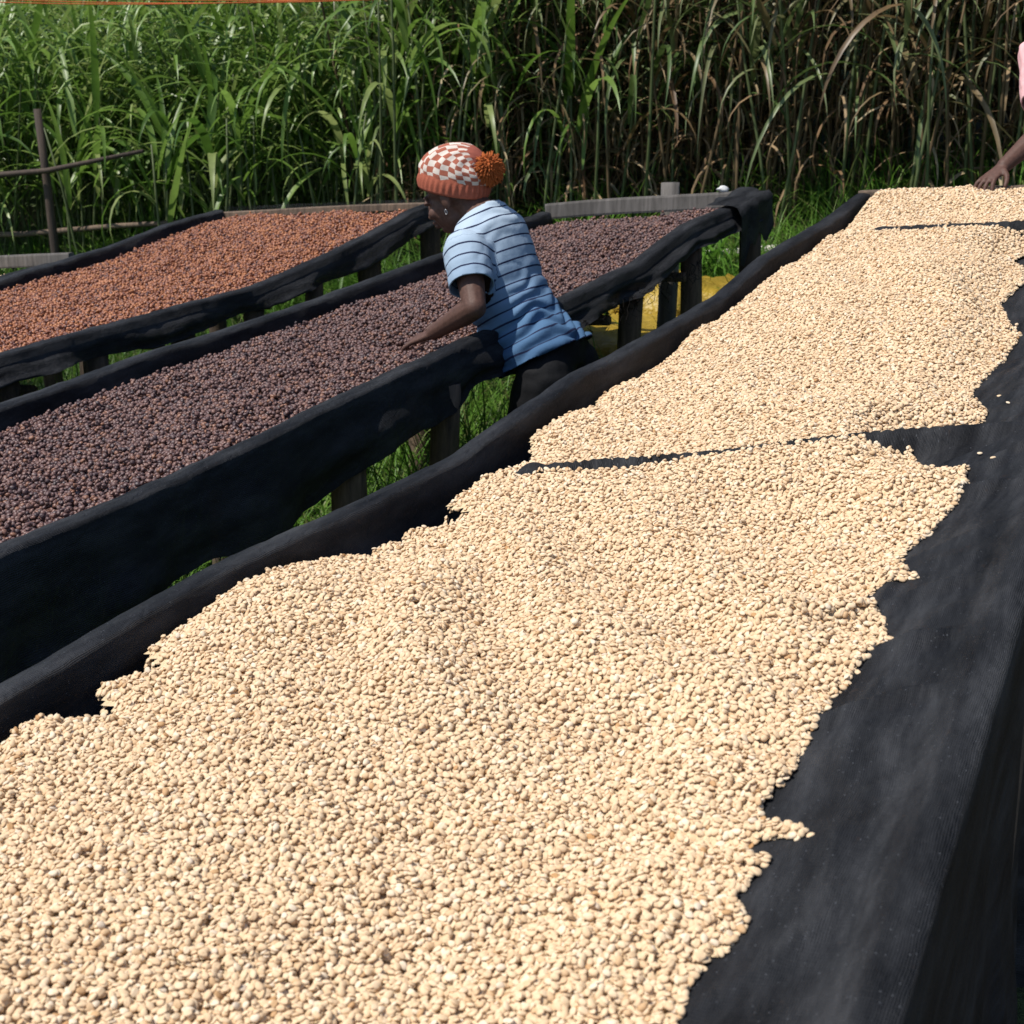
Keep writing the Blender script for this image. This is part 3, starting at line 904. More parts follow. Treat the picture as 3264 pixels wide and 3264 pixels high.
heap_left, src_left = heap('dried_cherry_heap', lef, P_, core_, dep_, rm, M['red'], [.25] * 4,
                           'spread of orange red dried coffee cherries',
                           'single orange red dried coffee cherry on the red spread', 'dried_cherry', 'coffee cherry', 'orange red dried cherries on the red spread', 100)
P_, core_, dep_ = deposit(far, edge_mask(far, .075, .055, 5.28, 12), heap_top(far, .06, 75), (.0056, .0041, .0031), 4.2, 5.3, -7.0, -5.98, 1, 8, .0125, .008)
heap_far, _ = heap('coffee_bean_heap', far, P_, core_, dep_, bm, M['parch'], [.33, .33, .17, .17],
                   'small patch of pale coffee beans against the grey end board', '', '', '', '', 0, src_par)

# stray beans on the bare netting
for (s, c) in ((3.10, -.70), (3.17, -.735), (3.22, -.69), (3.02, -.60), (2.74, -.66), (2.63, -.61), (2.58, -1.60)):
    z = float(par.floor(s, c)) + .0042
    o = bpy.data.objects.new('coffee_bean', bm[random.randrange(4)]); col.objects.link(o)
    o.location = W(s, c, z); o.rotation_euler = (random.uniform(-.2, .2), random.uniform(-.2, .2), random.uniform(0, 6))
    tag(o, 'stray pale coffee bean lying alone on bare black netting', 'coffee bean', 'stray beans on the bare netting')


# ------------------------------------------------------------------ people
def loft(pts, side, seg=20, cap=True):
    """pts: list of (centre, half size along side, half size along the other normal)"""
    P = np.array([p[0] for p in pts], float); side = np.asarray(side, float)
    d = np.gradient(P, axis=0); d /= np.linalg.norm(d, axis=1)[:, None]
    V = []; th = np.arange(seg) * 2 * np.pi / seg
    for i in range(len(P)):
        a = side - d[i] * (side @ d[i]); a /= np.linalg.norm(a); b_ = np.cross(d[i], a)
        V.append(P[i] + np.cos(th)[:, None] * a * pts[i][1] + np.sin(th)[:, None] * b_ * pts[i][2])
    n = len(P)
    V.append(P[:1]); V.append(P[-1:])
    V = np.concatenate(V)
    F = gridfaces(n, seg, True).tolist()
    for j in range(seg):
        F.append([(j + 1) % seg, j, n * seg]); F.append([(n - 1) * seg + j, (n - 1) * seg + (j + 1) % seg, n * seg + 1])
    return V, F


def ell(c, ax, r):
    """ellipsoid with axis vectors ax (3x3 rows) and radii r"""
    n, m = 11, 16; V = []
    ax = np.asarray(ax, float)
    for i in range(n):
        ph = math.pi * i / (n - 1)
        for j in range(m):
            th = 2 * math.pi * j / m
            V.append(np.asarray(c) + ax[0] * r[0] * math.sin(ph) * math.cos(th) + ax[1] * r[1] * math.sin(ph) * math.sin(th) + ax[2] * r[2] * math.cos(ph))
    return np.array(V), gridfaces(n, m, True).tolist()


def caps(pts):
    """chain of spheres and tapered links: [(p, r), ...]"""
    out = []
    I = np.eye(3)
    for (p, r) in pts: out.append(ell(p, I, (r, r, r)))
    for (p, r), (q, t) in zip(pts[:-1], pts[1:]):
        p = np.asarray(p, float); q = np.asarray(q, float)
        out.append(tube(np.array([p, p * .5 + q * .5, q]), [r, (r + t) / 2, t], 12, True))
    return out


def organic(parts, voxel, smooth):
    V, F = join(parts)
    me = fmesh('tmp', V, F)
    o = bpy.data.objects.new('tmp', me); col.objects.link(o)
    m = o.modifiers.new('r', 'REMESH'); m.mode = 'VOXEL'; m.voxel_size = voxel
    s_ = o.modifiers.new('s', 'SMOOTH'); s_.factor = .5; s_.iterations = smooth
    dg = bpy.context.evaluated_depsgraph_get()
    dg.update()
    ev = o.evaluated_get(dg)
    e = ev.to_mesh()
    nv = len(e.vertices); v = np.empty(nv * 3, np.float32); e.vertices.foreach_get('co', v)
    f = [list(p.vertices) for p in e.polygons]
    nrm = np.empty(nv * 3, np.float32); e.vertices.foreach_get('normal', nrm)
    ev.to_mesh_clear()
    bpy.data.objects.remove(o, do_unlink=True)
    return v.reshape(-1, 3), f, nrm.reshape(-1, 3)


def cutfaces(v, f, keep):
    f2 = [q for q in f if all(keep[i] for i in q)]
    used = np.unique(np.concatenate([np.array(q) for q in f2])); mp = -np.ones(len(v), int); mp[used] = np.arange(len(used))
    return used, [[int(mp[i]) for i in q] for q in f2]


def hand_parts(wr, tip_dir, up, lat, L=.17, spread=.12, curl=.35, thumb_side=1):
    """palm and five fingers; wr wrist, tip_dir pointing direction, up back of the hand, lat sideways"""
    wr = np.asarray(wr, float)
    d = np.asarray(tip_dir, float); d /= np.linalg.norm(d)
    up = np.asarray(up, float); up = up - d * (up @ d); up /= np.linalg.norm(up)
    lat = np.cross(d, up) * (1 if np.dot(np.cross(d, up), lat) > 0 else -1)
    k = L / .17
    pts = [(wr - d * .01, .026 * k, .019 * k), (wr + d * .025 * k, .033 * k, .016 * k), (wr + d * .06 * k, .039 * k, .014 * k), (wr + d * .088 * k, .036 * k, .011 * k)]
    out = [loft(pts, lat)]
    lens = [.066, .075, .070, .054]
    for i in range(4):
        o_ = (-1.5 + i) * thumb_side * -1
        base = wr + d * (.083 - .004 * abs(i - 1.2)) * k + lat * o_ * .0200 * k
        dirn = d + lat * o_ * spread
        dirn /= np.linalg.norm(dirn)
        p = base; ch = [(p, .0090 * k)]
        ang = curl * .5
        for seg, fr in enumerate((.45, .3, .25)):
            dd = dirn * math.cos(ang) - up * math.sin(ang)
            p = p + dd * lens[i] * fr * k
            ch.append((p, (.0086, .0080, .0068)[seg] * k)); ang += curl * .8
        out += caps(ch)
    b0 = wr + d * .02 * k + lat * thumb_side * .026 * k
    t1 = b0 + (d * .55 + lat * thumb_side * .75 - up * .25) * .034 * k
    t2 = t1 + (d * .8 + lat * thumb_side * .45 - up * .35) * .030 * k
    t3 = t2 + (d * .9 + lat * thumb_side * .2 - up * .4) * .022 * k
    out += caps([(b0, .013 * k), (t1, .0105 * k), (t2, .0092 * k), (t3, .007 * k)])
    return out


def build_person(name, label, origin, fw, J, cloth, trouser, hat, zg):
    """J holds joints in (forward, left, up) metres from origin; zg is the ground in the same frame"""
    fw = np.asarray(fw, float); lf = np.array([-fw[1], fw[0], 0.0]); up = np.array([0, 0, 1.0]); O = np.asarray(origin, float)
    X = lambda p: O + fw * p[0] + lf * p[1] + up * p[2]
    D = lambda p: fw * p[0] + lf * p[1] + up * p[2]
    root = empty(name, X((J['pelvis'][0], 0, zg)))
    tag(root, label, 'person')
    hd = np.array(J['head_dir'], float); hd /= np.linalg.norm(hd)
    Fd = D(hd); Ud = np.cross(Fd, lf) * -1
    Ud = np.cross(lf, Fd) if np.cross(lf, Fd)[2] > 0 else -np.cross(lf, Fd)
    Hc = X(J['head'])
    hp = lambda f_, l_, u_: Hc + Fd * f_ + lf * l_ + Ud * u_
    AX = [Fd, lf, Ud]
    spine = J['spine']
    parts = [loft([(X(p), w * k_, dpt * k_) for (p, w, dpt), k_ in zip(spine, (.76, .74, .82, .86, .9, 1))], lf, 24)]
    # head
    parts += [ell(hp(-.012, 0, .035), AX, (.098, .076, .092)), ell(hp(.028, 0, -.035), AX, (.066, .058, .078)),
              ell(hp(.048, 0, -.092), AX, (.032, .032, .022)), ell(hp(.012, 0, -.075), AX, (.055, .05, .035)),
              ell(hp(.083, .033, -.005), AX, (.012, .020, .008)), ell(hp(.083, -.033, -.005), AX, (.012, .020, .008)),
              ell(hp(.068, .036, -.042), AX, (.022, .02, .02)), ell(hp(.068, -.036, -.042), AX, (.022, .02, .02)),
              ell(hp(.085, 0, .012), AX, (.014, .045, .012)),
              ell(hp(.100, 0, -.025), AX, (.011, .009, .024)), ell(hp(.107, 0, -.043), AX, (.013, .013, .010)),
              ell(hp(.099, .011, -.047), AX, (.010, .008, .007)), ell(hp(.099, -.011, -.047), AX, (.010, .008, .007)),
              ell(hp(.094, 0, -.066), AX, (.012, .023, .007)), ell(hp(.091, 0, -.079), AX, (.012, .02, .007)),
              ell(hp(-.012, .077, -.018), AX, (.018, .010, .030)), ell(hp(-.012, -.077, -.018), AX, (.018, .010, .030))]
    nb = X(spine[-1][0])
    parts += [loft([(nb - up * .02, .058, .055), (nb * .5 + hp(-.02, 0, -.03) * .5, .05, .05), (hp(-.025, 0, -.03), .052, .055)], lf, 18)]
    for sd_ in ('L', 'R'):
        sh, el_, wr, tip = (X(J[sd_ + k]) for k in ('sh', 'el', 'wr', 'tip'))
        sg = 1 if sd_ == 'L' else -1
        ua = el_ - sh; fa = wr - el_
        parts += caps([(sh, .052), (sh + ua * .35, .046), (sh + ua * .75, .039), (el_, .036)])
        parts += caps([(el_, .036), (el_ + fa * .25, .037), (el_ + fa * .65, .029), (wr, .0235)])
        parts += hand_parts(wr + fa / np.linalg.norm(fa) * .012, tip - wr, J.get(sd_ + 'up', (0, 0, 1)) if isinstance(J.get(sd_ + 'up'), np.ndarray) else D(J.get(sd_ + 'up', (.2, .1, 1))), lf * -sg, np.linalg.norm(tip - wr), thumb_side=1, curl=J.get('curl', .3), spread=J.get('spread', .14))
    pel = X(J['pelvis'])
    for sg in (1, -1):
        hipj = pel + lf * .065 * sg - up * .03; kn = X(J['knee']) + lf * .10 * sg; an = X(J['ankle']) + lf * .10 * sg
        parts += caps([(hipj, .070), (hipj * .5 + kn * .5, .066), (kn, .05), (kn * .6 + an * .4, .05), (an, .034)])
    v, f, nrm = organic(parts, .0036, 4)
    ob('body', fmesh('body', v, f), M['skin'], root)
    # shoes
    for sg in (1, -1):
        an = X(J['ankle']) + lf * .10 * sg; zg_ = O[2] + zg
        p = [np.array([an[0], an[1], zg_ + .05]) + fw * q for q in (-.07, -.03, .05, .12, .165)]
        for q, dz in zip(p, (0, .005, -.005, -.018, -.024)): q[2] += dz
        sv = loft([(p[0], .03, .035), (p[1], .038, .05), (p[2], .045, .045), (p[3], .045, .032), (p[4], .025, .018)], lf, 14)
        ob('shoe', fmesh('shoe', *sv), M['shoe'], root)
    # trousers
    tp = []
    for sg in (1, -1):
        hipj = pel + lf * .07 * sg; kn = X(J['knee']) + lf * .10 * sg; an = X(J['ankle']) + lf * .10 * sg
        tp += caps([(hipj - fw * .02 - up * .045, .100), (hipj * .5 + kn * .5, .092), (kn, .07), (kn * .5 + an * .5, .066), (an + up * .03, .060)])
    s0_, s1_ = spine[0], spine[1]
    tp += [loft([(X(s0_[0]) - (X(s1_[0]) - X(s0_[0])) * .6, s0_[1] * .8, s0_[2] * .8), (X(s0_[0]) - fw * .008, s0_[1] - .002, s0_[2] - .002), (X(s0_[0]) * .4 + X(s1_[0]) * .6, s1_[1] - .016, s1_[2] - .016)], lf, 24)]
    tv, tf, tn = organic(tp, .009, 4)
    q = tv - O
    tv = tv + tn * (.006 * vnoise(q[:, 2] * 18 + q[:, 0] * 8, q[:, 1] * 10, 5) + .003 * vnoise(q[:, 2] * 40, q[:, 0] * 20, 6))[:, None]
    ob('trousers', fmesh('trousers', tv, tf), trouser, root)
    # shirt
    wid = J.get('ease', .014)
    low = X(spine[0][0]) - (X(spine[1][0]) - X(spine[0][0])) * .9
    sp = [loft([(low, spine[0][1] + wid + .006, spine[0][2] + wid + .002)] + [(X(p) + D(J.get('hang', (0, 0, 0))) * hg, w + wid + .004 + .010 * (q_ == 0), dpt + wid + .006 * (q_ == 0)) for q_, ((p, w, dpt), hg) in enumerate(zip(spine[:-1], J['hangs']))] +
               [(X(spine[-1][0]) - D(J['neck_drop']), .070, .066)], lf, 28)]
    sl = []
    for sd_ in ('L', 'R'):
        sh, el_ = X(J[sd_ + 'sh']), X(J[sd_ + 'el']); ua = el_ - sh
        ch = X(spine[3][0])
        sp += caps([(ch * .35 + sh * .65, .075), (sh, .069), (sh + ua * .3, .067), (sh + ua * .62, .066), (sh + ua * .9, .066)])
        sl.append((sh, ua))
    sv, sf, sn = organic(sp, .0065, 5)
    # arc coordinate along the torso for the printed stripes
    p0 = X(spine[0][0]); ax = X(spine[4][0]) - p0; Lx = np.linalg.norm(ax); ax = ax / Lx
    along = (sv - p0) @ ax
    st = along.copy(); keep = np.ones(len(sv), bool); issl = np.zeros(len(sv)); cuts = []
    for (sh, ua), sg in zip(sl, (1, -1)):
        L_ = np.linalg.norm(ua); u_ = ua / L_
        t_ = (sv - sh) @ u_; rad = np.linalg.norm(sv - sh - t_[:, None] * u_, axis=1)
        on = (rad < .085) & (t_ > -.02) & (((sv - X(spine[3][0])) @ lf) * sg > .095)
        st = np.where(on, .32 - t_ * .9 - .004, st); issl = np.where(on, 1.0, issl)
        cuts.append((sh + u_ * L_ * J.get('sleeve', .62), u_, (rad < .085) & (((sv - X(spine[3][0])) @ lf) * sg > .135)))
    nk = X(spine[-1][0]) + Fd * .0
    keep &= ~((np.linalg.norm(sv - nk, axis=1) < .060) & (along > Lx * .86))
    # folds: bunched above the hem, soft elsewhere
    lw = sstep(along, .30, .02)
    fo = np.sin(along * 120 + 6 * vnoise(along * 8, (sv - p0) @ lf * 14, 9) + ((sv - p0) @ lf) * 18)
    amp = .0085 * lw + .004
    q = sv - O
    sv = sv + sn * (amp * fo * (.45 + .55 * vnoise(q[:, 0] * 9, q[:, 2] * 9, 4)) * (1 - .7 * issl) + .004 * (vnoise(q[:, 0] * 16 + q[:, 2] * 11, q[:, 1] * 16, 12) - .35 * np.exp(-(vnoise(q[:, 0] * 8 - q[:, 2] * 9, q[:, 1] * 9 + q[:, 2] * 6, 31) / .12) ** 2)))[:, None]
    bmh = bmesh.new()
    Ls, La, Ll = (bmh.verts.layers.float.new(q_) for q_ in ('stripe', 'along', 'sleeve'))
    bv_ = []
    for q_, p_ in enumerate(sv):
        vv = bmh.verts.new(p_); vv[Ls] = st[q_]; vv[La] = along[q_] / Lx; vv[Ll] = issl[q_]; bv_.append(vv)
    for q_ in sf:
        bmh.faces.new([bv_[k_] for k_ in q_]).smooth = True
    for (pt, nr, reg) in cuts:
        vs = {bv_[k_] for k_ in np.where(reg)[0] if bv_[k_].is_valid}
        fs = [f_ for f_ in bmh.faces if all(v_ in vs for v_ in f_.verts)]
        es = list({e_ for f_ in fs for e_ in f_.edges}); vs = list({v_ for f_ in fs for v_ in f_.verts})
        bmesh.ops.bisect_plane(bmh, geom=vs + es + fs, plane_co=Vector(pt), plane_no=Vector(nr), clear_outer=True)
    bmesh.ops.bisect_plane(bmh, geom=bmh.verts[:] + bmh.edges[:] + bmh.faces[:], plane_co=Vector(p0 + ax * J['hem']), plane_no=Vector(-ax), clear_outer=True)
    bad = [bv_[k_] for k_ in np.where(~keep)[0] if bv_[k_].is_valid]
    bmesh.ops.delete(bmh, geom=bad, context='VERTS')
    me = bpy.data.meshes.new('shirt'); bmh.to_mesh(me); bmh.free()
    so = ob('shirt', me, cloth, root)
    md = so.modifiers.new('thick', 'SOLIDIFY'); md.thickness = .004; md.offset = 1
    return root, hp, lf, Fd, Ud, X, D


# shirt cloth: ombre blue with fine navy stripes
m, nt, b, out = newmat('striped_blue_jersey')
at = nd(nt, 'ShaderNodeAttribute', attribute_name='stripe'); al = nd(nt, 'ShaderNodeAttribute', attribute_name='along')
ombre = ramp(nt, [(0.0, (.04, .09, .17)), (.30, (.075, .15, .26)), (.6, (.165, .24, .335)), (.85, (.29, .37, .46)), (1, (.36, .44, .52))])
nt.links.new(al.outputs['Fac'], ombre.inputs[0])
mm = nd(nt, 'ShaderNodeMath', operation='MODULO'); nt.links.new(at.outputs['Fac'], mm.inputs[0]); mm.inputs[1].default_value = .034
ad = nd(nt, 'ShaderNodeMath', operation='ADD'); nt.links.new(at.outputs['Fac'], ad.inputs[0]); ad.inputs[1].default_value = 1.02; nt.links.new(ad.outputs[0], mm.inputs[0])
lt = nd(nt, 'ShaderNodeMath', operation='LESS_THAN'); nt.links.new(mm.outputs[0], lt.inputs[0]); lt.inputs[1].default_value = .0052
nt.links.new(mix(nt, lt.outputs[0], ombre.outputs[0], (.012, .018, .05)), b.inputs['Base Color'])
tc = nt.nodes.new('ShaderNodeTexCoord'); n_ = noise(nt, 55, 4, .6, tc.outputs['Object']); bump(nt, n_.outputs[0], .25, .006, b)
b.inputs['Roughness'].default_value = .85; b.inputs['Specular IOR Level'].default_value = .2
M['shirt'] = m

# hat cloth
m, nt, b, out = newmat('checked_rust_knit')
uv = nt.nodes.new('ShaderNodeUVMap')
ck = nt.nodes.new('ShaderNodeTexChecker'); ck.inputs['Scale'].default_value = 1.0
mp = nt.nodes.new('ShaderNodeMapping'); mp.inputs['Rotation'].default_value = (0, 0, 0)
nt.links.new(uv.outputs[0], mp.inputs[0]); nt.links.new(mp.outputs[0], ck.inputs['Vector'])
ck.inputs['Color1'].default_value = (.31, .10, .065, 1); ck.inputs['Color2'].default_value = (.56, .49, .43, 1)
sp_ = nt.nodes.new('ShaderNodeSeparateXYZ'); nt.links.new(uv.outputs[0], sp_.inputs[0])
gt = nd(nt, 'ShaderNodeMath', operation='GREATER_THAN'); nt.links.new(sp_.outputs[1], gt.inputs[0]); gt.inputs[1].default_value = 7.0
nt.links.new(mix(nt, gt.outputs[0], ck.outputs[0], (.28, .085, .06)), b.inputs['Base Color'])
tc = nt.nodes.new('ShaderNodeTexCoord'); n_ = noise(nt, 330, 2, .6, tc.outputs['Object']); bump(nt, n_.outputs[0], .5, .003, b)
b.inputs['Roughness'].default_value = .95; b.inputs['Specular IOR Level'].default_value = .1
M['knit'] = m
M['rib'] = mat_simple('rust_rib_knit', (.33, .098, .06), .95, .1, 300, .15, .4)

# the woman bending over the dark cherries
HP = np.array([0.1535, 4.6024, 0.8895])
FW = np.array([-math.cos(A), math.sin(A), 0])
zg_w = .098 - HP[2]
JW = dict(pelvis=(.035, 0, -.06), knee=(.045, 0, -.42), ankle=(.0, 0, zg_w + .07),
          spine=[((.045, 0, -.06), .150, .118), ((.105, 0, .03), .128, .105), ((.19, 0, .145), .135, .105), ((.245, 0, .235), .145, .105), ((.264, 0, .330), .115, .078), ((.298, 0, .384), .056, .055)],
          head=(.392, 0, .425), head_dir=(.93, 0, -.36),
          Lsh=(.245, .155, .262), Lel=(.155, .255, .120), Lwr=(.358, .175, .014), Ltip=(.500, .165, -.042), Lup=(.35, .25, 1),
          Rsh=(.29, -.155, .235), Rel=(.33, -.23, .06), Rwr=(.44, -.12, .015), Rtip=(.56, -.06, -.02), Rup=(.3, -.1, 1),
          hangs=[.6, 1.0, .8, .2, 0], hang=(.02, 0, -.02), neck_drop=(.005, 0, .008), hem=.004, sleeve=.60, ease=.016, curl=.3, spread=.30)
root_w, hp, lf_w, Fd, Ud, Xw, Dw = build_person('person', 'person in striped blue T-shirt and rust bobble hat bending over the dark cherries', HP, FW, JW, M['shirt'], M['trouser'], True, zg_w)

# knitted hat: ribbed band, slouchy checked crown, yarn bobble
band_c = Xw((.396, 0, .427)); HF = Dw((.988, 0, .15)); HU = Dw((-.15, 0, .988))
V = []; n = 9; m_ = 180
for i in range(n):
    t = i / (n - 1)
    for j in range(m_):
        th = 2 * math.pi * j / m_
        rib = 1 + .026 * math.cos(36 * th) * math.sin(math.pi * min(1, max(0, t * 1.1)))
        bul = 1 + .035 * math.sin(math.pi * t) + .01 * t
        V.append(band_c + HF * math.cos(th) * .116 * rib * bul + lf_w * math.sin(th) * .094 * rib * bul + HU * (.052 * t))
for j in range(m_):
    th = 2 * math.pi * j / m_
    V.append(band_c + HF * math.cos(th) * .106 + lf_w * math.sin(th) * .085 + HU * .004)
V = np.array(V)
F = gridfaces(n, m_, True).tolist()
F += [[n * m_ + j, n * m_ + (j + 1) % m_, (j + 1) % m_, j] for j in range(m_)]
hat = ob('knit_hat', fmesh('knit_hat', V, F), M['rib'], root_w)
rings = [((.389, .474), .119, .095, .0), ((.385, .498), .122, .097, .04), ((.374, .522), .112, .093, .12), ((.358, .541), .094, .083, .25), ((.338, .555), .070, .066, .45), ((.315, .560), .046, .046, .7), ((.296, .555), .028, .03, .95), ((.284, .548), .012, .013, 1.1)]
from_t = np.linspace(0, 1, len(rings)); tt = np.linspace(0, 1, 26)
rc = np.array([r[0] for r in rings]); ra = np.array([r[1] for r in rings]); rb = np.array([r[2] for r in rings]); rt = np.array([r[3] for r in rings])
V = []; UVh = []; m_ = 97
for t in tt:
    f_, z_ = np.interp(t, from_t, rc[:, 0]), np.interp(t, from_t, rc[:, 1])
    a_, b_, tl = np.interp(t, from_t, ra), np.interp(t, from_t, rb), np.interp(t, from_t, rt) + .15
    ax = Dw((math.cos(tl), 0, math.sin(tl)))
    for j in range(m_):
        th = 2 * math.pi * j / (m_ - 1)
        pk = 1 + .045 * math.sin(th * 12 + t * 9) * math.sin(math.pi * t) + .02 * float(vnoise(np.array(math.cos(th) * 3), np.array(t * 5 + math.sin(th) * 3), 4))
        V.append(Xw((f_, 0, .470 + (z_ - .474) * .84)) + ax * math.cos(th) * a_ * pk + lf_w * math.sin(th) * b_ * pk)
        UVh.append((j / (m_ - 1) * 28 + t * 2.5 + .5 + .08 * math.sin(9 * t + 5 * th), t * 9.0 + .10 * math.sin(5 * th + 3) + .05 * math.sin(13 * th)))
ob('crown', fmesh('crown', np.array(V), gridfaces(len(tt), m_), uv=np.array(UVh)), M['knit'], hat)
pc = Xw((.262, 0, .508)); pp = [ell(pc, np.eye(3), (.037,) * 3)]
for k in range(1000):
    d = rng.normal(size=3); d /= np.linalg.norm(d)
    b_ = rng.normal(size=3) * .35
    e_ = d + b_ * .3; L_ = rng.uniform(.042, .053)
    sag_ = np.array([0, 0, -.014 * rng.random()])
    pp.append(tube(np.array([pc + d * .018, pc + (d + b_ * .12) * L_ * .7, pc + e_ / np.linalg.norm(e_) * L_ + sag_]), [.0024, .0026, .0014], 4, True))
ob('bobble', fmesh('bobble', *join(pp)), M['yarn'], hat)
ec = hp(-.004, .082, -.056)
th = np.linspace(0, 2 * np.pi, 17)
ob('earring', fmesh('earring', *tube(np.stack([ec + Fd * .004 * math.cos(t) + Ud * .0075 * math.sin(t) for t in th]), .0013, 6, False)), M['silver'], root_w)

# the second person at the head of the pale bed, mostly outside the picture
F2 = -SV
O2 = np.array([1.96, 5.24, 1.30]); zg2 = float(ground_z(5.52, -1.0)) - 1.30
J2 = dict(pelvis=(0, 0, -.04), knee=(.03, 0, -.42), ankle=(-.02, 0, zg2 + .07),
          spine=[((0, 0, -.05), .155, .115), ((.02, 0, .09), .135, .10), ((.06, 0, .23), .145, .105), ((.10, 0, .36), .15, .105), ((.13, 0, .43), .12, .08), ((.15, 0, .48), .056, .055)],
          head=(.20, 0, .59), head_dir=(.9, 0, -.4),
          Rsh=(.08, -.182, .425), Rel=(.275, -.100, .195), Rwr=(.434, -.181, .085), Rtip=(.554, -.234, .018), Rup=(.3, -.2, 1),
          Lsh=(.118, .174, .405), Lel=(.30, .22, .14), Lwr=(.42, .10, .05), Ltip=(.52, .06, -.02), Lup=(.3, .2, 1),
          hangs=[0, 0, 0, 0, 0], neck_drop=(.02, 0, .03), hem=-.04, sleeve=.62, ease=.02, curl=.5, spread=.2)
root_2, hp2, lf2, Fd2, Ud2, X2, D2 = build_person('person', 'person in a pink short sleeved top reaching onto the pale beans at the bed end', O2, F2, J2, M['pinkcloth'], M['trouser'], False, zg2)
hv, hf = ell(hp2(-.02, 0, .045), [Fd2, lf2, Ud2], (.10, .083, .09))
ob('hair', fmesh('hair', hv, hf), M['hair'], root_2)


# ------------------------------------------------------------------ vegetation
def leaf_curves(base, az, elev, length, width, droop, nseg=9, twist=None, pw=1.6, fold=.25):
    """arched strap leaves -> verts (N, nseg+1, 3, 3)"""
    N_ = len(az); t = np.linspace(0, 1, nseg + 1)
    ang = elev[:, None] - droop[:, None] * t[None] ** pw
    dl = length[:, None] / nseg
    hx = np.cumsum(np.cos(ang) * dl, 1) - np.cos(ang[:, :1]) * dl; hz = np.cumsum(np.sin(ang) * dl, 1) - np.sin(ang[:, :1]) * dl
    h = np.stack([np.cos(az), np.sin(az), 0 * az], 1); sd_ = np.stack([-np.sin(az), np.cos(az), 0 * az], 1)
    mid_ = base[:, None] + hx[..., None] * h[:, None] + hz[..., None] * np.array([0, 0, 1.0])
    nrm = np.stack([-np.sin(ang), np.cos(ang)], -1)
    nv = nrm[..., :1] * h[:, None] + nrm[..., 1:] * np.array([0, 0, 1.0])
    tw = (twist if twist is not None else np.zeros(N_))[:, None] * t[None]
    side = sd_[:, None] * np.cos(tw)[..., None] + nv * np.sin(tw)[..., None]
    w = width[:, None] * np.minimum(1, .35 + 4 * t)[None] * (1 - t[None] ** 2.2) * .5 + .0006
    l = mid_ + side * w[..., None] + nv * (w * fold)[..., None]; r = mid_ - side * w[..., None] + nv * (w * fold)[..., None]
    return np.stack([l, mid_, r], 2)


def leaf_faces(N_, nseg):
    k = (nseg + 1) * 3
    f = gridfaces(nseg + 1, 3)
    return (np.arange(N_)[:, None, None] * k + f[None]).reshape(-1, 4)


def leaf_mass(name, mat, base, az, elev, length, width, droop, tint, nseg=7, parent=None, twist=None):
    v = leaf_curves(base, az, elev, length, width, droop, nseg, twist)
    me = fmesh(name, v.reshape(-1, 3), leaf_faces(len(az), nseg), attrs={'tint': np.repeat(tint, (nseg + 1) * 3)})
    return ob(name, me, mat, parent)


def stalk_mass(base, top, r0, r1, seg=5):
    N_ = len(base); t = np.linspace(0, 1, 4)
    p = base[:, None] + (top - base)[:, None] * t[None, :, None]
    p[:, 1:3] += rng.normal(0, .015, (N_, 2, 3))
    th = np.arange(seg) * 2 * np.pi / seg
    ring = np.stack([np.cos(th), np.sin(th), 0 * th], 1)
    rad = r0[:, None] + (r1 - r0)[:, None] * t[None]
    v = p[:, :, None] + rad[..., None, None] * ring[None, None]
    f = (np.arange(N_)[:, None, None] * (4 * seg) + gridfaces(4, seg, True)[None]).reshape(-1, 4)
    return v.reshape(-1, 3), f


# shared leaf shapes for the clumps of the front row (grow along +x, unit length 1)
def unit_leaf(seed, kind):
    r = np.random.default_rng(seed)
    one = lambda v: np.array([v], float)
    el = {'arch': r.uniform(.9, 1.3), 'up': r.uniform(1.2, 1.45), 'hang': r.uniform(.2, .7)}[kind]
    dr = {'arch': r.uniform(2.0, 2.9), 'up': r.uniform(.3, 1.0), 'hang': r.uniform(1.6, 2.1)}[kind]
    v = leaf_curves(np.zeros((1, 3)), one(0), one(el), one(1), one(r.uniform(.036, .058)), one(dr), 10, one(r.uniform(-.9, .9)), 1.3 if kind != 'hang' else .7)
    return fmesh('leaf', v.reshape(-1, 3), leaf_faces(1, 10))


LEAVES = {k: [unit_leaf(100 + i + 20 * j, k) for i in range(6)] for j, k in enumerate(('arch', 'up', 'hang'))}
LEAVES_H = {k: [m_.copy() for m_ in v] for k, v in LEAVES.items()}
for k in LEAVES:
    for m_ in LEAVES[k]: m_.materials.append(M['leaf'])
    for m_ in LEAVES_H[k]: m_.materials.append(M['leaf_half'])
STALK = fmesh('stalk', *tube(np.array([[0, 0, 0], [.01, .004, .33], [-.006, .008, .66], [.004, 0, 1.0]]), [.0105, .0095, .0085, .005], 7, True))
STALK_H = STALK.copy()
M['stalk'] = mat_simple('green_cane', (.07, .09, .03), .6, .4, 12, .35, .2)
M['stalk_dry'] = mat_simple('dry_cane', (.10, .068, .035), .8, .2, 12, .4, .3)
STALK.materials.append(M['stalk']); STALK_H.materials.append(M['stalk_dry'])


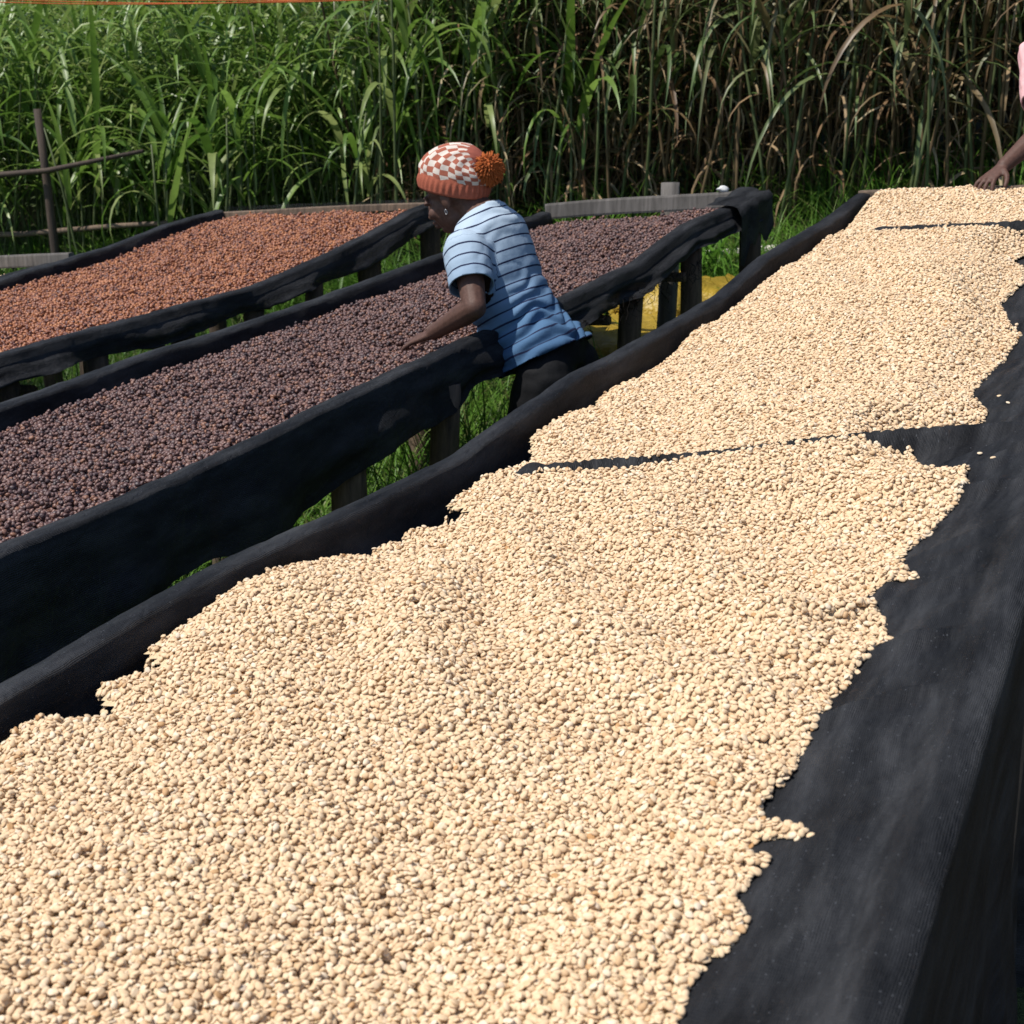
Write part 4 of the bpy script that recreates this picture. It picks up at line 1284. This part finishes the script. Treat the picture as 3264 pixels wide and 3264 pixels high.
def clump(s, c, height, half, label, group, nst, nlf, spread=.22, lsc=1.0):
    z = float(ground_z(s, c))
    root = empty('cane_plant', W(s, c, z))
    tag(root, label, 'plant', group)
    b0 = W(s, c, z)
    lv = LEAVES_H if half else LEAVES
    heads = []
    for k in range(nst):
        a_ = random.uniform(0, 6.28); rr = spread * math.sqrt(random.random())
        p = b0 + np.array([math.cos(a_) * rr, math.sin(a_) * rr, -.05]); h_ = height * random.uniform(.7, 1.08)
        o = bpy.data.objects.new('stalk', STALK_H if half and random.random() < .6 else STALK); col.objects.link(o)
        o.parent = root; o.matrix_parent_inverse = Matrix.Translation(-root.location)
        o.location = p; tx, ty = random.uniform(-.16, .16), random.uniform(-.16, .16)
        o.rotation_euler = (tx, ty, random.uniform(0, 6)); o.scale = (1, 1, h_)
        heads.append((p, h_, tx, ty))
    for k in range(nlf):
        p, h_, tx, ty = heads[k % nst]
        t = random.uniform(.35, 1.0) ** .7
        q = p + np.array([math.sin(ty) * h_ * t, -math.sin(tx) * h_ * t, h_ * t])
        kind = random.choices(('arch', 'up', 'hang'), (.6, .3, .1) if not half else (.72, .08, .2))[0]
        o = bpy.data.objects.new('leaf', random.choice(lv[kind])); col.objects.link(o)
        o.parent = root; o.matrix_parent_inverse = Matrix.Translation(-root.location)
        o.location = q; o.rotation_euler = (random.uniform(-.15, .15), random.uniform(-.1, .1), random.uniform(0, 6.28))
        L_ = random.uniform(.5, .95) * lsc; o.scale = (L_, L_ * (random.uniform(.55, .95) if half else random.uniform(.8, 1.25)), L_)
    return root


def hedge_s(c):
    return np.interp(c, [-12, -9, -7, -5.5, -4, -2, 1], [6.9, 7.0, 7.5, 8.0, 8.3, 8.35, 8.5])


# front row
for i, c in enumerate(np.linspace(-10.6, -5.6, 19)):
    s = float(hedge_s(c)) + random.uniform(-.15, .55)
    clump(s, c + random.uniform(-.1, .1), random.uniform(1.1, 1.7), False, 'tall lush green grass clump with broad glossy arching leaves', 'lush green grass clumps behind the red cherries', 4, 28, .27, 1.15)
for i, c in enumerate(np.linspace(-5.6, -.3, 27)):
    s = float(hedge_s(c)) + random.uniform(-.1, .5)
    hf_ = random.random() < .3 + .6 * min(1, max(0, (c + 5.8) / 2.2))
    clump(s, c + random.uniform(-.08, .08), random.uniform(1.5, 2.4), hf_,
          'tall half dry grass clump with brown canes and drooping leaves' if hf_ else 'tall green cane grass clump with drooping leaf tips before the dark thicket',
          'half dry grass clumps behind the pale bed' if hf_ else 'green cane grass clumps behind the pale bed', 4, 30, .26, 1.15)


def thicket(n, c0, c1, d0, d1, hmin, hmax, mat, name, label, lmin, lmax, wmin, wmax, tint, droop=(1.0, 2.6), elev=(.6, 1.4), low=.25):
    c = rng.uniform(c0, c1, n); s = hedge_s(c) + d0 + (d1 - d0) * rng.random(n) ** 1.1
    # leaves gather on canes
    z = ground_z(s, c)
    h = rng.uniform(hmin, hmax, n) * (low + (1 - low) * rng.random(n) ** .7)
    o = leaf_mass(name, mat, W(s, c, z + h), rng.uniform(0, 2 * np.pi, n), rng.uniform(*elev, n), rng.uniform(lmin, lmax, n), rng.uniform(wmin, wmax, n), rng.uniform(*droop, n), np.clip(tint(n, c), 0, 1), 7, None, rng.uniform(-1.2, 1.2, n))
    if label: tag(o, label, 'grass', kind='stuff')
    return o


def canes(n, c0, c1, d0, d1, h0, h1, mat, parent):
    c = rng.uniform(c0, c1, n); s = hedge_s(c) + rng.uniform(d0, d1, n); z = ground_z(s, c)
    h = rng.uniform(h0, h1, n)
    b_ = W(s, c, z - .05); t_ = b_ + np.stack([rng.normal(0, .28, n), rng.normal(0, .28, n), h], 1)
    v, f = stalk_mass(b_, t_, rng.uniform(.007, .012, n), rng.uniform(.004, .007, n))
    o = ob('canes', fmesh('canes', v, f), mat, parent); o['kind'] = 'stuff'
    return o


tl = thicket(14000, -13.5, -5.2, .2, 4.5, 1.0, 1.9, M['leaf_t'], 'grass_thicket', 'dense bright green thicket of broad bladed grass rising up the slope', .4, .9, .018, .042, lambda n, c: rng.beta(2.4, 1.6, n))
canes(500, -13.5, -5.2, .2, 4.5, .8, 1.7, M['stalk'], tl)
tm = thicket(5200, -6.4, 1.5, .3, 2.6, 1.2, 3.3, M['leaf_half_t'], 'grass_thicket', 'tall dim thicket of half dry cane grass behind the pale bed', .45, .95, .018, .042, lambda n, c: np.clip(rng.normal(.32, .25, n), 0, 1), (1.4, 2.8), (.5, 1.4), .2)
canes(520, -6.2, 1.5, .3, 2.6, 1.6, 3.4, M['stalk_dry'], tm)
td = thicket(6500, -6.0, 1.5, .15, 2.0, .5, 2.6, M['dry_t'], 'dry_straw', 'brown dry straw leaves hanging among the canes', .3, .7, .010, .026, lambda n, c: rng.random(n), (1.6, 2.4), (-.2, .6), .1)
tu = thicket(3500, -6.2, 1.5, 1.2, 3.2, 2.4, 3.8, M['leaf_half_t'], 'grass_canopy', 'leafy top of the tall cane grass thicket', .6, 1.0, .022, .045, lambda n, c: np.clip(rng.normal(.25, .2, n), 0, 1), (1.4, 2.8), (.5, 1.4), .75)

# low tufts at the foot of the thicket
TUFT_L = 'low fresh green grass tuft with ribbon leaves at the foot of the thicket'
for (s, c) in [(6.75, -5.0), (6.9, -4.6), (7.1, -5.3), (7.2, -4.8), (6.9, -5.6), (7.4, -4.3), (7.3, -5.7), (7.6, -5.1), (7.05, -6.2), (7.0, -6.8), (7.5, -4.0), (7.6, -3.4)]:
    n = 90; z = float(ground_z(s, c))
    p = W(s + rng.normal(0, .13, n), c + rng.normal(0, .13, n), z - .01)
    o = leaf_mass('grass_tuft', M['grass_t'], p - W(s, c, z), rng.uniform(0, 6.28, n), rng.uniform(.9, 1.5, n), rng.uniform(.3, .75, n), rng.uniform(.012, .026, n), rng.uniform(1.0, 2.6, n), rng.random(n) * .8, 6)
    o.location = W(s, c, z)
    tag(o, TUFT_L, 'grass tuft', 'low tufts at the foot of the thicket')

# mown-looking grass between and behind the beds
n = 46000
s = rng.uniform(2.0, 9.0, n); c = rng.uniform(-9.0, -1.2, n)
k = (vnoise(s * 1.7, c * 1.7, 88) + .25 * vnoise(s * 6, c * 6, 9) > -.35) | (rng.random(n) < .25)
s, c = s[k], c[k]; n = len(s)
hgt = rng.uniform(.08, .26, n) * (1 + .8 * (vnoise(s * 2.5, c * 2.5, 12) > .2))
o = leaf_mass('grass', M['grass_t'], W(s, c, ground_z(s, c) - .01), rng.uniform(0, 6.28, n), rng.uniform(.8, 1.5, n), hgt * 1.5, rng.uniform(.004, .009, n), rng.uniform(.3, 1.9, n), rng.random(n), 4)
tag(o, 'short bright green grass growing between the drying beds', 'grass', kind='stuff')

# ------------------------------------------------------------------ small things
# rough pole fence on the left
def ground_pt(s, c, dz=0.0): return W(s, c, float(ground_z(s, c)) + dz)


froot = empty('pole_fence', ground_pt(6.8, -7.56)); tag(froot, 'rough fence of a leaning brown post and crooked poles before the green thicket', 'fence')
part(froot, 'post', tube(np.array([W(6.8, -7.53, -.05), W(6.8, -7.56, .49), W(6.8, -7.58, .95), W(6.8, -7.61, 1.39)]), [.030, .028, .026, .024], 9, True, .12, 4), M['fence'], smooth=True)
part(froot, 'post', tube(np.array([ground_pt(6.5, -9.3, -.1), ground_pt(6.5, -9.3, .5), ground_pt(6.5, -9.35, 1.2)]), [.035, .034, .03], 9, True, .12, 6), M['fence'], smooth=True)
part(froot, 'pole', tube(np.array([W(6.5, -9.4, .92), W(6.66, -8.0, .97), W(6.74, -7.5, 1.02), W(6.82, -6.75, 1.16)]), [.017, .019, .017, .013], 8, True, .2, 5), M['fence'], smooth=True)
part(froot, 'pole', tube(np.array([W(7.0, -9.7, .46), W(7.16, -8.27, .54), W(7.26, -7.5, .63), W(7.35, -6.5, .72)]), [.02, .02, .018, .014], 8, True, .2, 7), M['post'], smooth=True)

# grey stone block by the far corner
bv, bf = box_pts((0, 0, 0), (.12, 0, 0), (0, .09, 0), (0, 0, .22))
o = ob('stone_block', fmesh('stone_block', bv + rng.normal(0, .006, bv.shape), bf, smooth=False), M['block'])
o.location = ground_pt(7.0, -6.55, .2); o.rotation_euler = (0, .03, .5)
md = o.modifiers.new('bevel', 'BEVEL'); md.width = .015; md.segments = 2
tag(o, 'pale squared block standing in the grass behind the red cherries', 'block')

# yellow sacks behind the dark bed
def sack(name, s, c, L_, Wd, Ht, rz, seed, label):
    n_, m_ = 26, 30; V = []
    for i in range(n_):
        u = -1 + 2 * i / (n_ - 1)
        for j in range(m_):
            th = 2 * math.pi * j / m_
            e = (1 - abs(u) ** 5) ** .5 if abs(u) < 1 else 0
            y = math.copysign(abs(math.cos(th)) ** .7, math.cos(th)) * Wd * (.35 + .65 * e); z = math.copysign(abs(math.sin(th)) ** .8, math.sin(th)) * Ht * (.06 + .94 * e)
            w = 1 + .2 * float(vnoise(np.array(u * 3.1 + 4), np.array(th * 1.2), seed)) + .2 * abs(float(vnoise(np.array(u * 6 + th), np.array(th * 3 - u * 3), seed + 2)))
            V.append((u * L_, y * w, max(z * w, -Ht * .75) + Ht * .75))
    o = ob(name, fmesh(name, np.array(V), gridfaces(n_, m_, True)[:, ::-1].copy()), M['sack'])
    o.location = ground_pt(s, c, .0); o.rotation_euler = (0, 0, rz)
    tag(o, label, 'sack')


sack('plastic_sack', 6.30, -3.10, .66, .34, .16, .5, 3, 'large crumpled yellow sack lying behind the dark bed posts')
sack('plastic_sack', 6.85, -3.15, .42, .26, .16, .2, 9, 'smaller yellow sack lying flat in the grass farther behind the posts')

# pale pole on the ground before the thicket
part_ = tube(np.array([ground_pt(8.02, -3.9, .03), ground_pt(8.05, -3.0, .035), ground_pt(8.08, -2.2, .03)]), .022, 10, True)
o = ob('pole', fmesh('pole', *part_), M['pole']); tag(o, 'pale grey pole lying on the ground before the dark thicket', 'pole')

# small knot of white plastic on the end beam
o = ob('plastic_scrap', fmesh('plastic_scrap', *ell((0, 0, 0), np.eye(3), (.024, .014, .013))), M['white'])
me_ = o.data
for v_ in me_.vertices:
    v_.co *= 1 + .35 * float(vnoise(np.array(v_.co.x * 90), np.array(v_.co.z * 90 + v_.co.y * 50), 3))
o.location = W(5.90, -2.56, float(mid.plane(5.9, -2.56)) + .068)
tag(o, 'small white plastic scrap tied on the grey end beam', 'plastic scrap')

# orange cords strung before the thicket
rr = empty('cord_line', (-4.2, 7.6, 2.1)); tag(rr, 'thin orange cords strung across in front of the green thicket', 'cord')
for k, (dz, ds) in enumerate(((0, 0), (.018, .03), (-.014, -.02))):
    t = np.linspace(0, 1, 24)
    P = np.stack([-4.2 + 5.6 * t, 7.6 + .3 * t + ds, 2.075 - .14 * np.sin(np.pi * t) + .05 * t + dz * np.sin(np.pi * t * (1 + k * .5))], 1)
    part(rr, 'strand', tube(P, .0026, 5, True), M['rope'], smooth=True)

# ------------------------------------------------------------------ renderer
scene.render.engine = 'CYCLES'
scene.cycles.max_bounces = 6
scene.cycles.transparent_max_bounces = 12
